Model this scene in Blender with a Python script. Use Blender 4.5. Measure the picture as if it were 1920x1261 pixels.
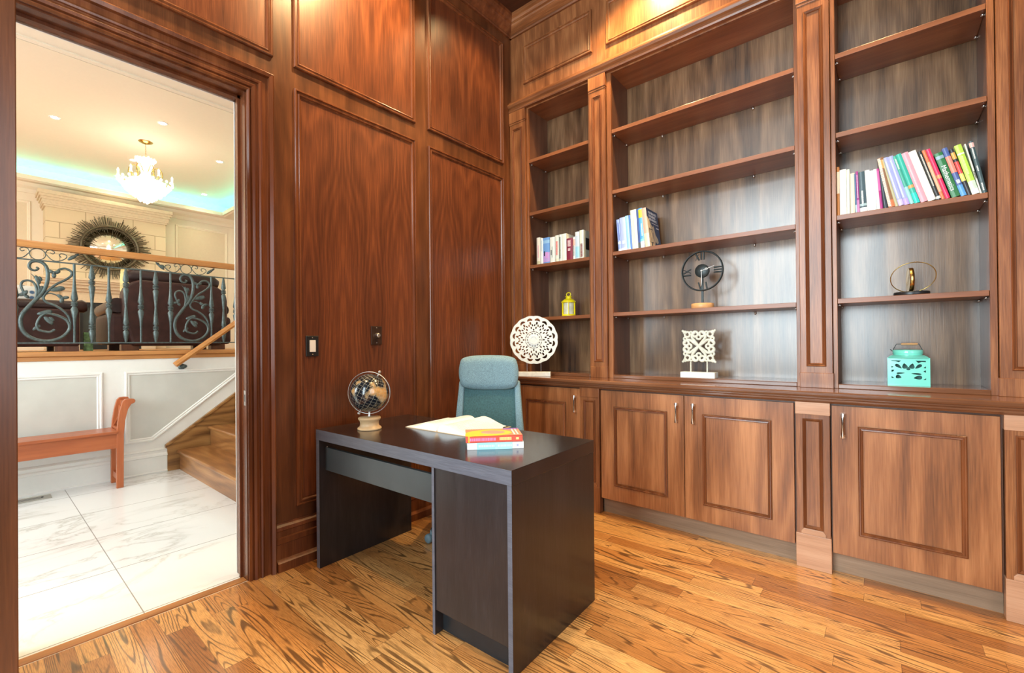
import bpy, math, random
from mathutils import Vector, Matrix
random.seed(7)
PI = math.pi
S = bpy.context.scene
COL = S.collection
D = bpy.data
for o in list(D.objects):
    D.objects.remove(o)

# ---------------------------------------------------------------- camera
cam_data = D.cameras.new('camera'); cam = D.objects.new('camera', cam_data); COL.objects.link(cam)
yaw, pitch, roll = -6.91849185e-01, 3.97004463e-03, 8.81770241e-03
fw = Vector((math.sin(yaw)*math.cos(pitch), math.cos(yaw)*math.cos(pitch), math.sin(pitch)))
rt = Vector((math.cos(yaw), -math.sin(yaw), 0)); up = rt.cross(fw)
r2 = rt*math.cos(roll) - up*math.sin(roll); u2 = rt*math.sin(roll) + up*math.cos(roll)
mm = Matrix((r2, u2, -fw)).transposed().to_4x4(); mm.translation = Vector((2.455, 0, 1.174))
cam.matrix_world = mm
cam_data.sensor_width = 36.0; cam_data.sensor_fit = 'HORIZONTAL'
cam_data.lens = 36.0*837.107/1920
cam_data.shift_x = (960-961.0)/1920; cam_data.shift_y = (640.74-630.5)/1920
cam_data.clip_start = 0.02
S.camera = cam

# ---------------------------------------------------------------- world, exposure, lights
S.view_settings.view_transform = 'Standard'; S.view_settings.look = 'None'
S.view_settings.gamma = 1.0; S.view_settings.exposure = 0.22; S.view_settings.use_curve_mapping = False
W = D.worlds.new('world'); S.world = W; W.use_nodes = True
W.node_tree.nodes['Background'].inputs[0].default_value = (0.75, 0.85, 1.0, 1)
W.node_tree.nodes['Background'].inputs[1].default_value = 1.0

def area(name, loc, target, sx, sy, power, col):
    l = D.lights.new(name, 'AREA'); l.shape = 'RECTANGLE'; l.size = sx; l.size_y = sy
    l.energy = power; l.color = col
    o = D.objects.new(name, l); COL.objects.link(o); o.location = loc
    o.rotation_euler = (Vector(target)-Vector(loc)).to_track_quat('-Z', 'Y').to_euler()
    return o
def spot(name, loc, power, col, ang=80, blend=0.5, rad=0.05, target=None):
    l = D.lights.new(name, 'SPOT'); l.energy = power; l.color = col
    l.spot_size = math.radians(ang); l.spot_blend = blend; l.shadow_soft_size = rad
    o = D.objects.new(name, l); COL.objects.link(o); o.location = loc
    if target: o.rotation_euler = (Vector(target)-Vector(loc)).to_track_quat('-Z', 'Y').to_euler()
    return o
DAY = (0.78, 0.92, 0.98); WARM = (1.0, 0.68, 0.32); SOFT = (1.0, 0.86, 0.66)
# study: daylight through the tall window behind the camera and the side window
area('daylight_study_window', (1.35, -2.55, 2.2), (1.5, 3, 1.5), 2.5, 3.1, 320, DAY)
area('daylight_side_window', (4.45, 0.1, 1.9), (0, 1.2, 1.2), 1.8, 2.2, 42, (0.95, 0.97, 1.0))
# study: ceiling downlights
for i, (x, y, p) in enumerate([(1.20, 2.62, 210), (2.45, 2.62, 150), (1.7, 1.2, 45), (3.2, 1.2, 30), (0.42, 2.45, 40), (0.40, 0.45, 150)]):
    spot('downlight_study_%s' % 'abcdefg'[i], (x, y, 3.88), p, WARM, 110, 0.6, 0.06)
spot('downlight_study_wall', (0.75, 1.50, 3.88), 190, WARM, 72, 0.7, 0.06, (0.0, 1.50, 3.15))
# foyer and living room
area('daylight_foyer_door', (-1.4, -2.9, 1.6), (-1.6, 1.5, 0.6), 2.2, 2.6, 175, (0.88, 0.96, 1.0))
for i, (x, y) in enumerate([(-1.3, 0.6), (-1.3, 2.6), (-2.6, 0.4)]):  # unseen spots added to brighten the foyer top and the mirror's reflection
    spot('foyer_fill_spot_%s' % 'abc'[i], (x, y, 3.84), 40, (1.0, 0.88, 0.70), 150, 0.8, 0.08)
area('daylight_living_window', (-5.4, -2.4, 2.6), (-5.6, 2, 2.3), 3.5, 2.0, 100, (1.0, 0.93, 0.82))

# ---------------------------------------------------------------- materials
def nn(nt, t, **kw):
    n = nt.nodes.new(t)
    for k, v in kw.items(): setattr(n, k, v)
    return n
def new_mat(name):
    m = D.materials.new(name); m.use_nodes = True; nt = m.node_tree
    b = nt.nodes['Principled BSDF']; return m, nt, b
def ramp(nt, pts):
    r = nn(nt, 'ShaderNodeValToRGB'); e = r.color_ramp.elements
    while len(e) < len(pts): e.new(0.5)
    for el, (p, c) in zip(e, pts): el.position = p; el.color = (*c, 1)
    return r
def math_(nt, op, a, b=None):
    n = nn(nt, 'ShaderNodeMath', operation=op)
    for i, v in enumerate((a, b)):
        if v is None: continue
        if isinstance(v, (int, float)): n.inputs[i].default_value = v
        else: nt.links.new(v, n.inputs[i])
    return n.outputs[0]
def plain(name, col, rough=0.5, metal=0.0, coat=0.0, emit=None, estr=0.0, var=0.06, scale=30.0, bump=0.0, spec=0.5):
    m, nt, b = new_mat(name)
    tc = nn(nt, 'ShaderNodeTexCoord'); no = nn(nt, 'ShaderNodeTexNoise'); no.inputs['Scale'].default_value = scale; no.inputs['Detail'].default_value = 3
    nt.links.new(tc.outputs['Object'], no.inputs['Vector'])
    r = ramp(nt, [(0.3, tuple(c*(1-var) for c in col)), (0.7, tuple(min(1, c*(1+var)) for c in col))])
    nt.links.new(no.outputs['Fac'], r.inputs['Fac']); nt.links.new(r.outputs['Color'], b.inputs['Base Color'])
    b.inputs['Roughness'].default_value = rough; b.inputs['Metallic'].default_value = metal
    b.inputs['Coat Weight'].default_value = coat; b.inputs['Coat Roughness'].default_value = 0.12
    b.inputs['Specular IOR Level'].default_value = spec
    if emit: b.inputs['Emission Color'].default_value = (*emit, 1); b.inputs['Emission Strength'].default_value = estr
    if bump:
        bn = nn(nt, 'ShaderNodeBump'); bn.inputs['Strength'].default_value = bump; bn.inputs['Distance'].default_value = 0.004
        nt.links.new(no.outputs['Fac'], bn.inputs['Height']); nt.links.new(bn.outputs['Normal'], b.inputs['Normal'])
    return m
def wood(name, dark, mid, light, axis='z', k=1.0, fig=0.35, rough=0.34, coat=0.3, coat_rough=0.2, streak=0.5, fine=0.4, nfig=9.0, seed=0.0, mirror=None):
    """grain runs along axis; fig = strength of the arched figure, streak = broad streaks, fine = pore lines"""
    m, nt, b = new_mat(name); L = nt.links.new
    tc = nn(nt, 'ShaderNodeTexCoord')
    src = tc.outputs['Object']
    if mirror:                                   # book-matched veneer leaves
        sx = nn(nt, 'ShaderNodeSeparateXYZ'); L(src, sx.inputs[0]); cx_ = nn(nt, 'ShaderNodeCombineXYZ')
        for q in range(3):
            v_ = sx.outputs[q]
            if q == 'xyz'.index(mirror[0]): v_ = math_(nt, 'PINGPONG', math_(nt, 'ADD', v_, mirror[2]), mirror[1])
            L(v_, cx_.inputs[q])
        src = cx_.outputs[0]
    def mp(a, c, off=0.0):
        n = nn(nt, 'ShaderNodeMapping'); s = [c, c, c]; s['xyz'.index(axis)] = a
        n.inputs['Scale'].default_value = s; n.inputs['Location'].default_value = (off+seed, off*0.7+seed, off*1.3+seed)
        L(src, n.inputs['Vector']); return n
    n1 = nn(nt, 'ShaderNodeTexNoise'); n1.inputs['Scale'].default_value = 1; n1.inputs['Detail'].default_value = 1.5; L(mp(0.55*k, 2.6*k).outputs[0], n1.inputs['Vector'])
    cont = math_(nt, 'SINE', math_(nt, 'MULTIPLY', n1.outputs['Fac'], nfig*6.283))
    n2 = nn(nt, 'ShaderNodeTexNoise'); n2.inputs['Scale'].default_value = 1; n2.inputs['Detail'].default_value = 4; L(mp(0.9*k, 14*k, 3).outputs[0], n2.inputs['Vector'])
    n3 = nn(nt, 'ShaderNodeTexNoise'); n3.inputs['Scale'].default_value = 1; n3.inputs['Detail'].default_value = 3; L(mp(7*k, 190*k, 5).outputs[0], n3.inputs['Vector'])
    n4 = nn(nt, 'ShaderNodeTexNoise'); n4.inputs['Scale'].default_value = 1; n4.inputs['Detail'].default_value = 2; L(mp(0.8*k, 3.2*k, 9).outputs[0], n4.inputs['Vector'])
    v = math_(nt, 'MULTIPLY', cont, 0.22*fig)
    v = math_(nt, 'ADD', v, math_(nt, 'MULTIPLY', math_(nt, 'SUBTRACT', n2.outputs['Fac'], 0.5), 1.5*streak))
    v = math_(nt, 'ADD', v, math_(nt, 'MULTIPLY', math_(nt, 'SUBTRACT', n3.outputs['Fac'], 0.5), 0.8*fine))
    v = math_(nt, 'ADD', v, math_(nt, 'MULTIPLY', math_(nt, 'SUBTRACT', n4.outputs['Fac'], 0.5), 1.0*streak))
    v = math_(nt, 'ADD', v, 0.5)
    r = ramp(nt, [(0.12, dark), (0.5, mid), (0.88, light)]); L(v, r.inputs['Fac']); L(r.outputs['Color'], b.inputs['Base Color'])
    b.inputs['Roughness'].default_value = rough; b.inputs['Coat Weight'].default_value = coat*0.5; b.inputs['Coat Roughness'].default_value = coat_rough; b.inputs['Specular IOR Level'].default_value = 0.4
    bn = nn(nt, 'ShaderNodeBump'); bn.inputs['Strength'].default_value = 0.12; bn.inputs['Distance'].default_value = 0.002
    L(n3.outputs['Fac'], bn.inputs['Height']); L(bn.outputs['Normal'], b.inputs['Normal'])
    return m

BD, BM, BL = (0.070, 0.020, 0.007), (0.235, 0.083, 0.028), (0.460, 0.190, 0.070)
mat_panel = wood('mahogany_panel', (0.040, 0.012, 0.006), (0.145, 0.042, 0.016), (0.32, 0.098, 0.032), 'z', 1.0, 0.27, 0.33, 0.3, 0.22, 0.40, 0.75, 24, 0.6, ('y', 0.2057, 10.0-1.521+0.2057*0))
mat_stile = wood('mahogany_stile', (0.034, 0.011, 0.005), (0.125, 0.042, 0.015), (0.28, 0.098, 0.033), 'z', 1.3, 0.2, 0.32, 0.35, 0.2, 0.45, 0.4)
mat_mould = wood('mahogany_moulding', (0.040, 0.012, 0.005), (0.155, 0.048, 0.017), (0.33, 0.112, 0.038), 'z', 1.5, 0.1, 0.27, 0.45, 0.15, 0.5, 0.3)
mat_case = wood('bookcase_wood', BD, BM, BL, 'z', 1.2, 0.25, 0.33, 0.35, 0.22, 0.5, 0.75)
mat_caseh = wood('bookcase_wood_horizontal', BD, BM, BL, 'x', 1.2, 0.25, 0.33, 0.35, 0.22, 0.5, 0.75)
mat_back = wood('bookcase_back_veneer', (0.036, 0.018, 0.009), (0.150, 0.080, 0.038), (0.32, 0.185, 0.095), 'z', 1.1, 0.3, 0.27, 1.8, 0.20, 0.95, 0.55)
mat_shelfside = wood('bookcase_side_wood', (0.05, 0.022, 0.013), (0.125, 0.052, 0.028), (0.22, 0.10, 0.055), 'z', 1.2, 0.2, 0.36, 0.3, 0.25, 0.4, 0.4)
mat_cabdoor = wood('cabinet_door_veneer', (0.090, 0.030, 0.010), (0.285, 0.105, 0.037), (0.50, 0.215, 0.085), 'z', 1.1, 0.40, 0.36, 0.3, 0.25, 0.65, 0.65, 7)
mat_toe = wood('toe_kick_wood', (0.15, 0.09, 0.05), (0.29, 0.19, 0.12), (0.42, 0.29, 0.19), 'x', 1.0, 0.1, 0.45, 0.15, 0.3, 0.5, 0.5)
mat_block = wood('plinth_block_wood', (0.30, 0.14, 0.07), (0.52, 0.28, 0.16), (0.68, 0.42, 0.27), 'x', 1.2, 0.2, 0.36, 0.3, 0.25, 0.4, 0.5)
mat_counter = wood('countertop_wood', (0.06, 0.022, 0.010), (0.16, 0.065, 0.030), (0.30, 0.13, 0.06), 'x', 1.2, 0.2, 0.16, 0.6, 0.08, 0.45, 0.3)
mat_ceil = wood('ceiling_wood', (0.02, 0.007, 0.004), (0.06, 0.02, 0.01), (0.11, 0.04, 0.02), 'x', 1, 0.2)
mat_oak = wood('oak_trim', (0.30, 0.12, 0.035), (0.50, 0.22, 0.065), (0.66, 0.33, 0.11), 'y', 1.5, 0.2, 0.35, 0.3, 0.2, 0.4, 0.4)
mat_oakx = wood('oak_stair', (0.115, 0.042, 0.013), (0.32, 0.135, 0.042), (0.50, 0.25, 0.085), 'x', 1.3, 0.5, 0.3, 0.4, 0.15, 0.5, 0.5)
mat_oaks = wood('oak_skirt', (0.12, 0.05, 0.015), (0.34, 0.17, 0.055), (0.50, 0.28, 0.10), 'y', 1.3, 0.7, 0.32, 0.4, 0.15, 0.5, 0.5, 12)
mat_bench = wood('bench_wood', (0.24, 0.055, 0.018), (0.42, 0.115, 0.038), (0.55, 0.18, 0.065), 'y', 1.5, 0.2, 0.35, 0.3, 0.2, 0.35, 0.3)
mat_benchv = wood('bench_post_wood', (0.26, 0.06, 0.02), (0.45, 0.125, 0.042), (0.58, 0.19, 0.07), 'z', 1.5, 0.2, 0.35, 0.3, 0.2, 0.35, 0.3)
mat_desk = wood('desk_black_brown', (0.008, 0.007, 0.008), (0.018, 0.015, 0.016), (0.034, 0.028, 0.031), 'x', 2.2, 0.1, 0.20, 0.7, 0.14, 0.3, 0.8)
mat_deskv = wood('desk_side_foil', (0.010, 0.008, 0.008), (0.021, 0.017, 0.017), (0.038, 0.031, 0.032), 'z', 2.2, 0.1, 0.28, 0.4, 0.2, 0.3, 0.8)
mat_deskedge = wood('desk_edge_band', (0.05, 0.052, 0.066), (0.090, 0.092, 0.112), (0.15, 0.152, 0.18), 'x', 2.2, 0.1, 0.36, 0.1, 0.3, 0.3, 0.9)
mat_deskgrey = plain('desk_grey_rail', (0.040, 0.048, 0.050), 0.32, var=0.12, scale=9)
mat_palewood = wood('pale_turned_wood', (0.50, 0.31, 0.15), (0.66, 0.45, 0.24), (0.78, 0.58, 0.36), 'x', 3, 0.2, 0.4, 0.2, 0.2, 0.3, 0.3)
mat_bamboo = wood('bamboo_base', (0.48, 0.23, 0.08), (0.62, 0.34, 0.14), (0.74, 0.47, 0.23), 'x', 3, 0.1, 0.4, 0.2, 0.2, 0.3, 0.3)

def floor_mat():
    m, nt, b = new_mat('oak_strip_floor'); L = nt.links.new
    tc = nn(nt, 'ShaderNodeTexCoord'); sp = nn(nt, 'ShaderNodeSeparateXYZ'); L(tc.outputs['Object'], sp.inputs[0])
    X, Y = sp.outputs[0], sp.outputs[1]
    wv = math_(nt, 'DIVIDE', Y, 0.0825); j = math_(nt, 'FLOOR', wv); fy = math_(nt, 'SUBTRACT', wv, j)
    wn = nn(nt, 'ShaderNodeTexWhiteNoise', noise_dimensions='1D'); L(j, wn.inputs['W'])
    xs = math_(nt, 'ADD', math_(nt, 'DIVIDE', X, 0.78), math_(nt, 'MULTIPLY', wn.outputs['Value'], 7.3)); i = math_(nt, 'FLOOR', xs); fx = math_(nt, 'SUBTRACT', xs, i)
    cb = nn(nt, 'ShaderNodeCombineXYZ'); L(i, cb.inputs[0]); L(j, cb.inputs[1])
    wid = nn(nt, 'ShaderNodeTexWhiteNoise', noise_dimensions='3D'); L(cb.outputs[0], wid.inputs['Vector'])
    R = wid.outputs['Value']; sc = nn(nt, 'ShaderNodeSeparateXYZ'); L(wid.outputs['Color'], sc.inputs[0])
    gv = nn(nt, 'ShaderNodeCombineXYZ'); L(math_(nt, 'MULTIPLY', X, 0.75), gv.inputs[0]); L(math_(nt, 'MULTIPLY', Y, 11.0), gv.inputs[1]); L(math_(nt, 'MULTIPLY', R, 60.0), gv.inputs[2])
    n1 = nn(nt, 'ShaderNodeTexNoise'); n1.inputs['Scale'].default_value = 1.0; n1.inputs['Detail'].default_value = 1.6; n1.inputs['Roughness'].default_value = 0.35; n1.inputs['Distortion'].default_value = 0.0; L(gv.outputs[0], n1.inputs['Vector'])
    amt = math_(nt, 'ADD', 110.0, math_(nt, 'MULTIPLY', sc.outputs[1], 90.0))
    s1 = math_(nt, 'SINE', math_(nt, 'MULTIPLY', n1.outputs['Fac'], amt))
    # width of the dark line varies along the board
    gv2 = nn(nt, 'ShaderNodeCombineXYZ'); L(math_(nt, 'MULTIPLY', X, 3.0), gv2.inputs[0]); L(math_(nt, 'MULTIPLY', Y, 16.0), gv2.inputs[1]); L(math_(nt, 'MULTIPLY', R, 31.0), gv2.inputs[2])
    n2 = nn(nt, 'ShaderNodeTexNoise'); n2.inputs['Scale'].default_value = 1.0; n2.inputs['Detail'].default_value = 3; L(gv2.outputs[0], n2.inputs['Vector'])
    th = math_(nt, 'ADD', 0.62, math_(nt, 'MULTIPLY', math_(nt, 'SUBTRACT', n2.outputs['Fac'], 0.5), -2.0))
    ln = nn(nt, 'ShaderNodeMapRange', interpolation_type='SMOOTHSTEP'); L(s1, ln.inputs['Value']); L(math_(nt, 'SUBTRACT', th, 0.30), ln.inputs['From Min']); L(math_(nt, 'ADD', th, 0.55), ln.inputs['From Max'])
    fv = nn(nt, 'ShaderNodeCombineXYZ'); L(math_(nt, 'MULTIPLY', X, 22.0), fv.inputs[0]); L(math_(nt, 'MULTIPLY', Y, 420.0), fv.inputs[1])
    n3 = nn(nt, 'ShaderNodeTexNoise'); n3.inputs['Scale'].default_value = 1.0; n3.inputs['Detail'].default_value = 2; L(fv.outputs[0], n3.inputs['Vector'])
    tone = math_(nt, 'ADD', math_(nt, 'MULTIPLY', sc.outputs[0], 0.75), math_(nt, 'MULTIPLY', n2.outputs['Fac'], 0.35))
    base = ramp(nt, [(0.10, (0.33, 0.125, 0.032)), (0.40, (0.55, 0.250, 0.072)), (0.9, (0.75, 0.42, 0.150))]); L(tone, base.inputs['Fac'])
    mx = nn(nt, 'ShaderNodeMix', data_type='RGBA', blend_type='MULTIPLY'); L(base.outputs['Color'], mx.inputs[6])
    fr = ramp(nt, [(0.32, (0.58, 0.50, 0.42)), (0.58, (1.10, 1.10, 1.10))]); L(n3.outputs['Fac'], fr.inputs['Fac']); L(fr.outputs['Color'], mx.inputs[7]); mx.inputs[0].default_value = 0.8
    m2 = nn(nt, 'ShaderNodeMix', data_type='RGBA'); L(math_(nt, 'MULTIPLY', ln.outputs[0], 0.80), m2.inputs[0]); L(mx.outputs[2], m2.inputs[6]); m2.inputs[7].default_value = (0.060, 0.022, 0.007, 1)
    seam = math_(nt, 'MAXIMUM', math_(nt, 'LESS_THAN', fy, 0.022), math_(nt, 'LESS_THAN', fx, 0.0022))
    m3 = nn(nt, 'ShaderNodeMix', data_type='RGBA'); L(math_(nt, 'MULTIPLY', seam, 0.65), m3.inputs[0]); L(m2.outputs[2], m3.inputs[6]); m3.inputs[7].default_value = (0.06, 0.022, 0.007, 1)
    L(m3.outputs[2], b.inputs['Base Color']); b.inputs['Roughness'].default_value = 0.34
    b.inputs['Coat Weight'].default_value = 0.45; b.inputs['Coat Roughness'].default_value = 0.13
    bn = nn(nt, 'ShaderNodeBump'); bn.inputs['Strength'].default_value = 0.15; bn.inputs['Distance'].default_value = 0.001
    L(math_(nt, 'SUBTRACT', 1.0, ln.outputs[0]), bn.inputs['Height']); L(bn.outputs['Normal'], b.inputs['Normal'])
    return m
mat_floor = floor_mat()

def marble_mat():
    m, nt, b = new_mat('marble_tile'); L = nt.links.new
    tc = nn(nt, 'ShaderNodeTexCoord'); sp = nn(nt, 'ShaderNodeSeparateXYZ'); L(tc.outputs['Object'], sp.inputs[0])
    mp = nn(nt, 'ShaderNodeMapping'); mp.inputs['Scale'].default_value = (1.6, 0.8, 1); mp.inputs['Rotation'].default_value = (0, 0, 0.5); L(tc.outputs['Object'], mp.inputs['Vector'])
    n = nn(nt, 'ShaderNodeTexNoise'); n.inputs['Scale'].default_value = 1.7; n.inputs['Detail'].default_value = 9; n.inputs['Roughness'].default_value = 0.58; n.inputs['Distortion'].default_value = 0.7
    L(mp.outputs[0], n.inputs['Vector'])
    v = math_(nt, 'ABSOLUTE', math_(nt, 'SUBTRACT', n.outputs['Fac'], 0.5))
    r = ramp(nt, [(0.0, (0.60, 0.60, 0.57)), (0.010, (0.76, 0.77, 0.76)), (0.035, (0.86, 0.88, 0.88)), (0.3, (0.88, 0.90, 0.90))]); L(v, r.inputs['Fac'])
    n5 = nn(nt, 'ShaderNodeTexNoise'); n5.inputs['Scale'].default_value = 1.2; L(tc.outputs['Object'], n5.inputs['Vector'])
    mk = ramp(nt, [(0.42, (0, 0, 0)), (0.6, (1, 1, 1))]); L(n5.outputs['Fac'], mk.inputs['Fac'])
    mx0 = nn(nt, 'ShaderNodeMix', data_type='RGBA'); L(mk.outputs['Color'], mx0.inputs[0]); mx0.inputs[6].default_value = (0.88, 0.90, 0.90, 1); L(r.outputs['Color'], mx0.inputs[7])
    # joints: lines parallel to x every 0.60 at y=0.475+.., parallel to y every 0.61
    fy = math_(nt, 'ABSOLUTE', math_(nt, 'SUBTRACT', math_(nt, 'FRACT', math_(nt, 'ADD', math_(nt, 'DIVIDE', math_(nt, 'SUBTRACT', sp.outputs[1], 0.478), 1.2), 0.5)), 0.5))
    fx = math_(nt, 'ABSOLUTE', math_(nt, 'SUBTRACT', math_(nt, 'FRACT', math_(nt, 'ADD', math_(nt, 'DIVIDE', math_(nt, 'ADD', sp.outputs[0], 0.68), 0.60), 0.5)), 0.5))
    j = math_(nt, 'MAXIMUM', math_(nt, 'LESS_THAN', fy, 0.0018), math_(nt, 'LESS_THAN', fx, 0.0048))
    mx = nn(nt, 'ShaderNodeMix', data_type='RGBA'); L(j, mx.inputs[0]); L(mx0.outputs[2], mx.inputs[6]); mx.inputs[7].default_value = (0.34, 0.33, 0.31, 1)
    L(mx.outputs[2], b.inputs['Base Color']); b.inputs['Roughness'].default_value = 0.12
    return m
mat_marble = marble_mat()
def stone_mat():
    m, nt, b = new_mat('limestone_blocks'); L = nt.links.new
    tc = nn(nt, 'ShaderNodeTexCoord'); sp = nn(nt, 'ShaderNodeSeparateXYZ'); L(tc.outputs['Object'], sp.inputs[0])
    cb = nn(nt, 'ShaderNodeCombineXYZ'); L(sp.outputs[1], cb.inputs[0]); L(sp.outputs[2], cb.inputs[1])
    br = nn(nt, 'ShaderNodeTexBrick'); L(cb.outputs[0], br.inputs['Vector']); br.inputs['Scale'].default_value = 1.0
    br.inputs['Brick Width'].default_value = 0.62; br.inputs['Row Height'].default_value = 0.26; br.inputs['Mortar Size'].default_value = 0.006
    br.inputs['Color1'].default_value = (0.62, 0.50, 0.33, 1); br.inputs['Color2'].default_value = (0.68, 0.56, 0.38, 1); br.inputs['Mortar'].default_value = (0.36, 0.28, 0.17, 1)
    L(br.outputs['Color'], b.inputs['Base Color']); b.inputs['Roughness'].default_value = 0.8
    return m
mat_stone = stone_mat()
mat_stoneplain = plain('limestone', (0.64, 0.53, 0.37), 0.75)
mat_white = plain('white_paint', (0.82, 0.83, 0.80), 0.45, var=0.01)
mat_whitewall = plain('wainscot_field', (0.60, 0.61, 0.57), 0.55, var=0.05, scale=5)
mat_ceilw = plain('cream_ceiling', (0.80, 0.71, 0.58), 0.7, var=0.01)
mat_livwall = plain('cream_panel_wall', (0.80, 0.72, 0.58), 0.6, var=0.01)
mat_livfield = plain('beige_panel_field', (0.68, 0.58, 0.43), 0.7, var=0.02)
mat_iron = plain('verdigris_iron', (0.085, 0.115, 0.115), 0.42, metal=0.5, var=0.25, scale=60)
mat_leather = plain('dark_leather', (0.050, 0.020, 0.017), 0.5, var=0.3, scale=14, bump=0.15, spec=0.3)
mat_leatherd = plain('dark_leather_roll', (0.032, 0.014, 0.012), 0.36, var=0.3, scale=14, bump=0.15, spec=0.35)
mat_chrome = plain('polished_chrome', (0.82, 0.80, 0.76), 0.12, metal=1.0, var=0.02)
mat_silver = plain('brushed_nickel', (0.60, 0.58, 0.55), 0.3, metal=1.0, var=0.05)
mat_gold = plain('brass', (0.62, 0.43, 0.14), 0.22, metal=1.0, var=0.08)
mat_blackm = plain('black_metal', (0.022, 0.030, 0.030), 0.38, metal=0.3, var=0.1)
mat_black = plain('black_plastic', (0.012, 0.014, 0.016), 0.35, var=0.1)
mat_whitep = plain('white_plastic', (0.85, 0.85, 0.82), 0.35, var=0.01)
mat_bronze = plain('bronze_plate', (0.055, 0.030, 0.020), 0.35, metal=0.4, var=0.15)
mat_teal = plain('mint_ceramic', (0.22, 0.80, 0.64), 0.15, coat=0.5, var=0.03)
mat_tealshade = plain('mint_painted_shade', (0.03, 0.16, 0.13), 0.5, var=0.03)  # dark teal carries the shade inside the mint lantern
mat_yellow = plain('yellow_enamel', (0.88, 0.76, 0.01), 0.3, coat=0.4, var=0.03)
mat_distress = plain('whitewashed_carving', (0.80, 0.87, 0.85), 0.7, var=0.07, scale=50)
mat_distress2 = plain('cream_carving', (0.72, 0.72, 0.60), 0.7, var=0.12, scale=50)
mat_page = plain('book_paper', (0.86, 0.83, 0.76), 0.8, var=0.04, scale=80)
mat_mesh = plain('chair_mesh_teal', (0.045, 0.125, 0.135), 0.7, var=0.25, scale=120, bump=0.3)
mat_fabric = plain('chair_fabric_blue_grey', (0.20, 0.33, 0.39), 0.85, var=0.35, scale=260, bump=0.4)
mat_caster = plain('caster_grey_blue', (0.14, 0.22, 0.26), 0.35, var=0.05)
mat_firebox = plain('firebox_slate', (0.045, 0.055, 0.052), 0.3, var=0.2, scale=6)
mat_glassw = plain('light_lens', (1, 0.95, 0.85), 0.4, emit=(1.0, 0.93, 0.78), estr=12)
mat_cryst = plain('lit_crystal', (1, 0.93, 0.78), 0.1, emit=(1.0, 0.90, 0.70), estr=1.1, var=0.02)
mat_crystc = plain('glowing_crystal_core', (1, 0.97, 0.9), 0.2, emit=(1.0, 0.95, 0.82), estr=5, var=0.02)
mat_led = plain('cyan_led', (0.2, 0.9, 1.0), 0.5, emit=(0.08, 0.95, 0.80), estr=30, var=0.01)
mat_mirror = plain('mirror_glass', (0.92, 0.90, 0.82), 0.12, metal=1.0, var=0.01)
mat_ray = plain('bronze_rays', (0.10, 0.085, 0.052), 0.4, metal=0.6, var=0.3, scale=25)
mat_vent = plain('vent_metal', (0.42, 0.41, 0.36), 0.6, metal=0.0, var=0.05)

def globe_mat():
    m, nt, b = new_mat('antique_black_globe'); L = nt.links.new
    tc = nn(nt, 'ShaderNodeTexCoord'); n = nn(nt, 'ShaderNodeTexNoise'); n.inputs['Scale'].default_value = 11; n.inputs['Detail'].default_value = 4; L(tc.outputs['Object'], n.inputs['Vector'])
    r = ramp(nt, [(0.52, (0.006, 0.012, 0.020)), (0.55, (0.30, 0.22, 0.12)), (0.62, (0.62, 0.33, 0.10)), (0.74, (0.60, 0.55, 0.38))]); L(n.outputs['Fac'], r.inputs['Fac'])
    sp = nn(nt, 'ShaderNodeSeparateXYZ'); L(tc.outputs['Object'], sp.inputs[0])
    lat = math_(nt, 'DIVIDE', math_(nt, 'ARCSINE', math_(nt, 'DIVIDE', sp.outputs[2], 0.1005)), 0.1745)
    lon = math_(nt, 'DIVIDE', math_(nt, 'ARCTAN2', sp.outputs[1], sp.outputs[0]), 0.2618)
    def line(v): return math_(nt, 'LESS_THAN', math_(nt, 'ABSOLUTE', math_(nt, 'SUBTRACT', math_(nt, 'FRACT', math_(nt, 'ADD', v, 0.5)), 0.5)), 0.026)
    g = math_(nt, 'MULTIPLY', math_(nt, 'MAXIMUM', line(lat), line(lon)), 0.75)
    mx = nn(nt, 'ShaderNodeMix', data_type='RGBA'); L(g, mx.inputs[0]); L(r.outputs['Color'], mx.inputs[6]); mx.inputs[7].default_value = (0.55, 0.52, 0.40, 1)
    L(mx.outputs[2], b.inputs['Base Color']); b.inputs['Roughness'].default_value = 0.18; b.inputs['Coat Weight'].default_value = 0.5
    return m
mat_globe = globe_mat()
def cushion_mat():
    m, nt, b = new_mat('blue_white_patterned_fabric'); L = nt.links.new
    tc = nn(nt, 'ShaderNodeTexCoord'); v = nn(nt, 'ShaderNodeTexVoronoi'); v.inputs['Scale'].default_value = 16; L(tc.outputs['Object'], v.inputs['Vector'])
    r = ramp(nt, [(0.25, (0.08, 0.16, 0.30)), (0.4, (0.75, 0.76, 0.72)), (0.7, (0.7, 0.72, 0.7))]); L(v.outputs['Distance'], r.inputs['Fac']); L(r.outputs['Color'], b.inputs['Base Color']); b.inputs['Roughness'].default_value = 0.9
    return m
mat_cush = cushion_mat()
_cc = {}
def cmat(rgb, rough=0.4):
    key = (rgb, rough)
    if key not in _cc: _cc[key] = plain('book_cloth', rgb, rough, var=0.03, scale=40, coat=0.15)
    return _cc[key]

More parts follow.
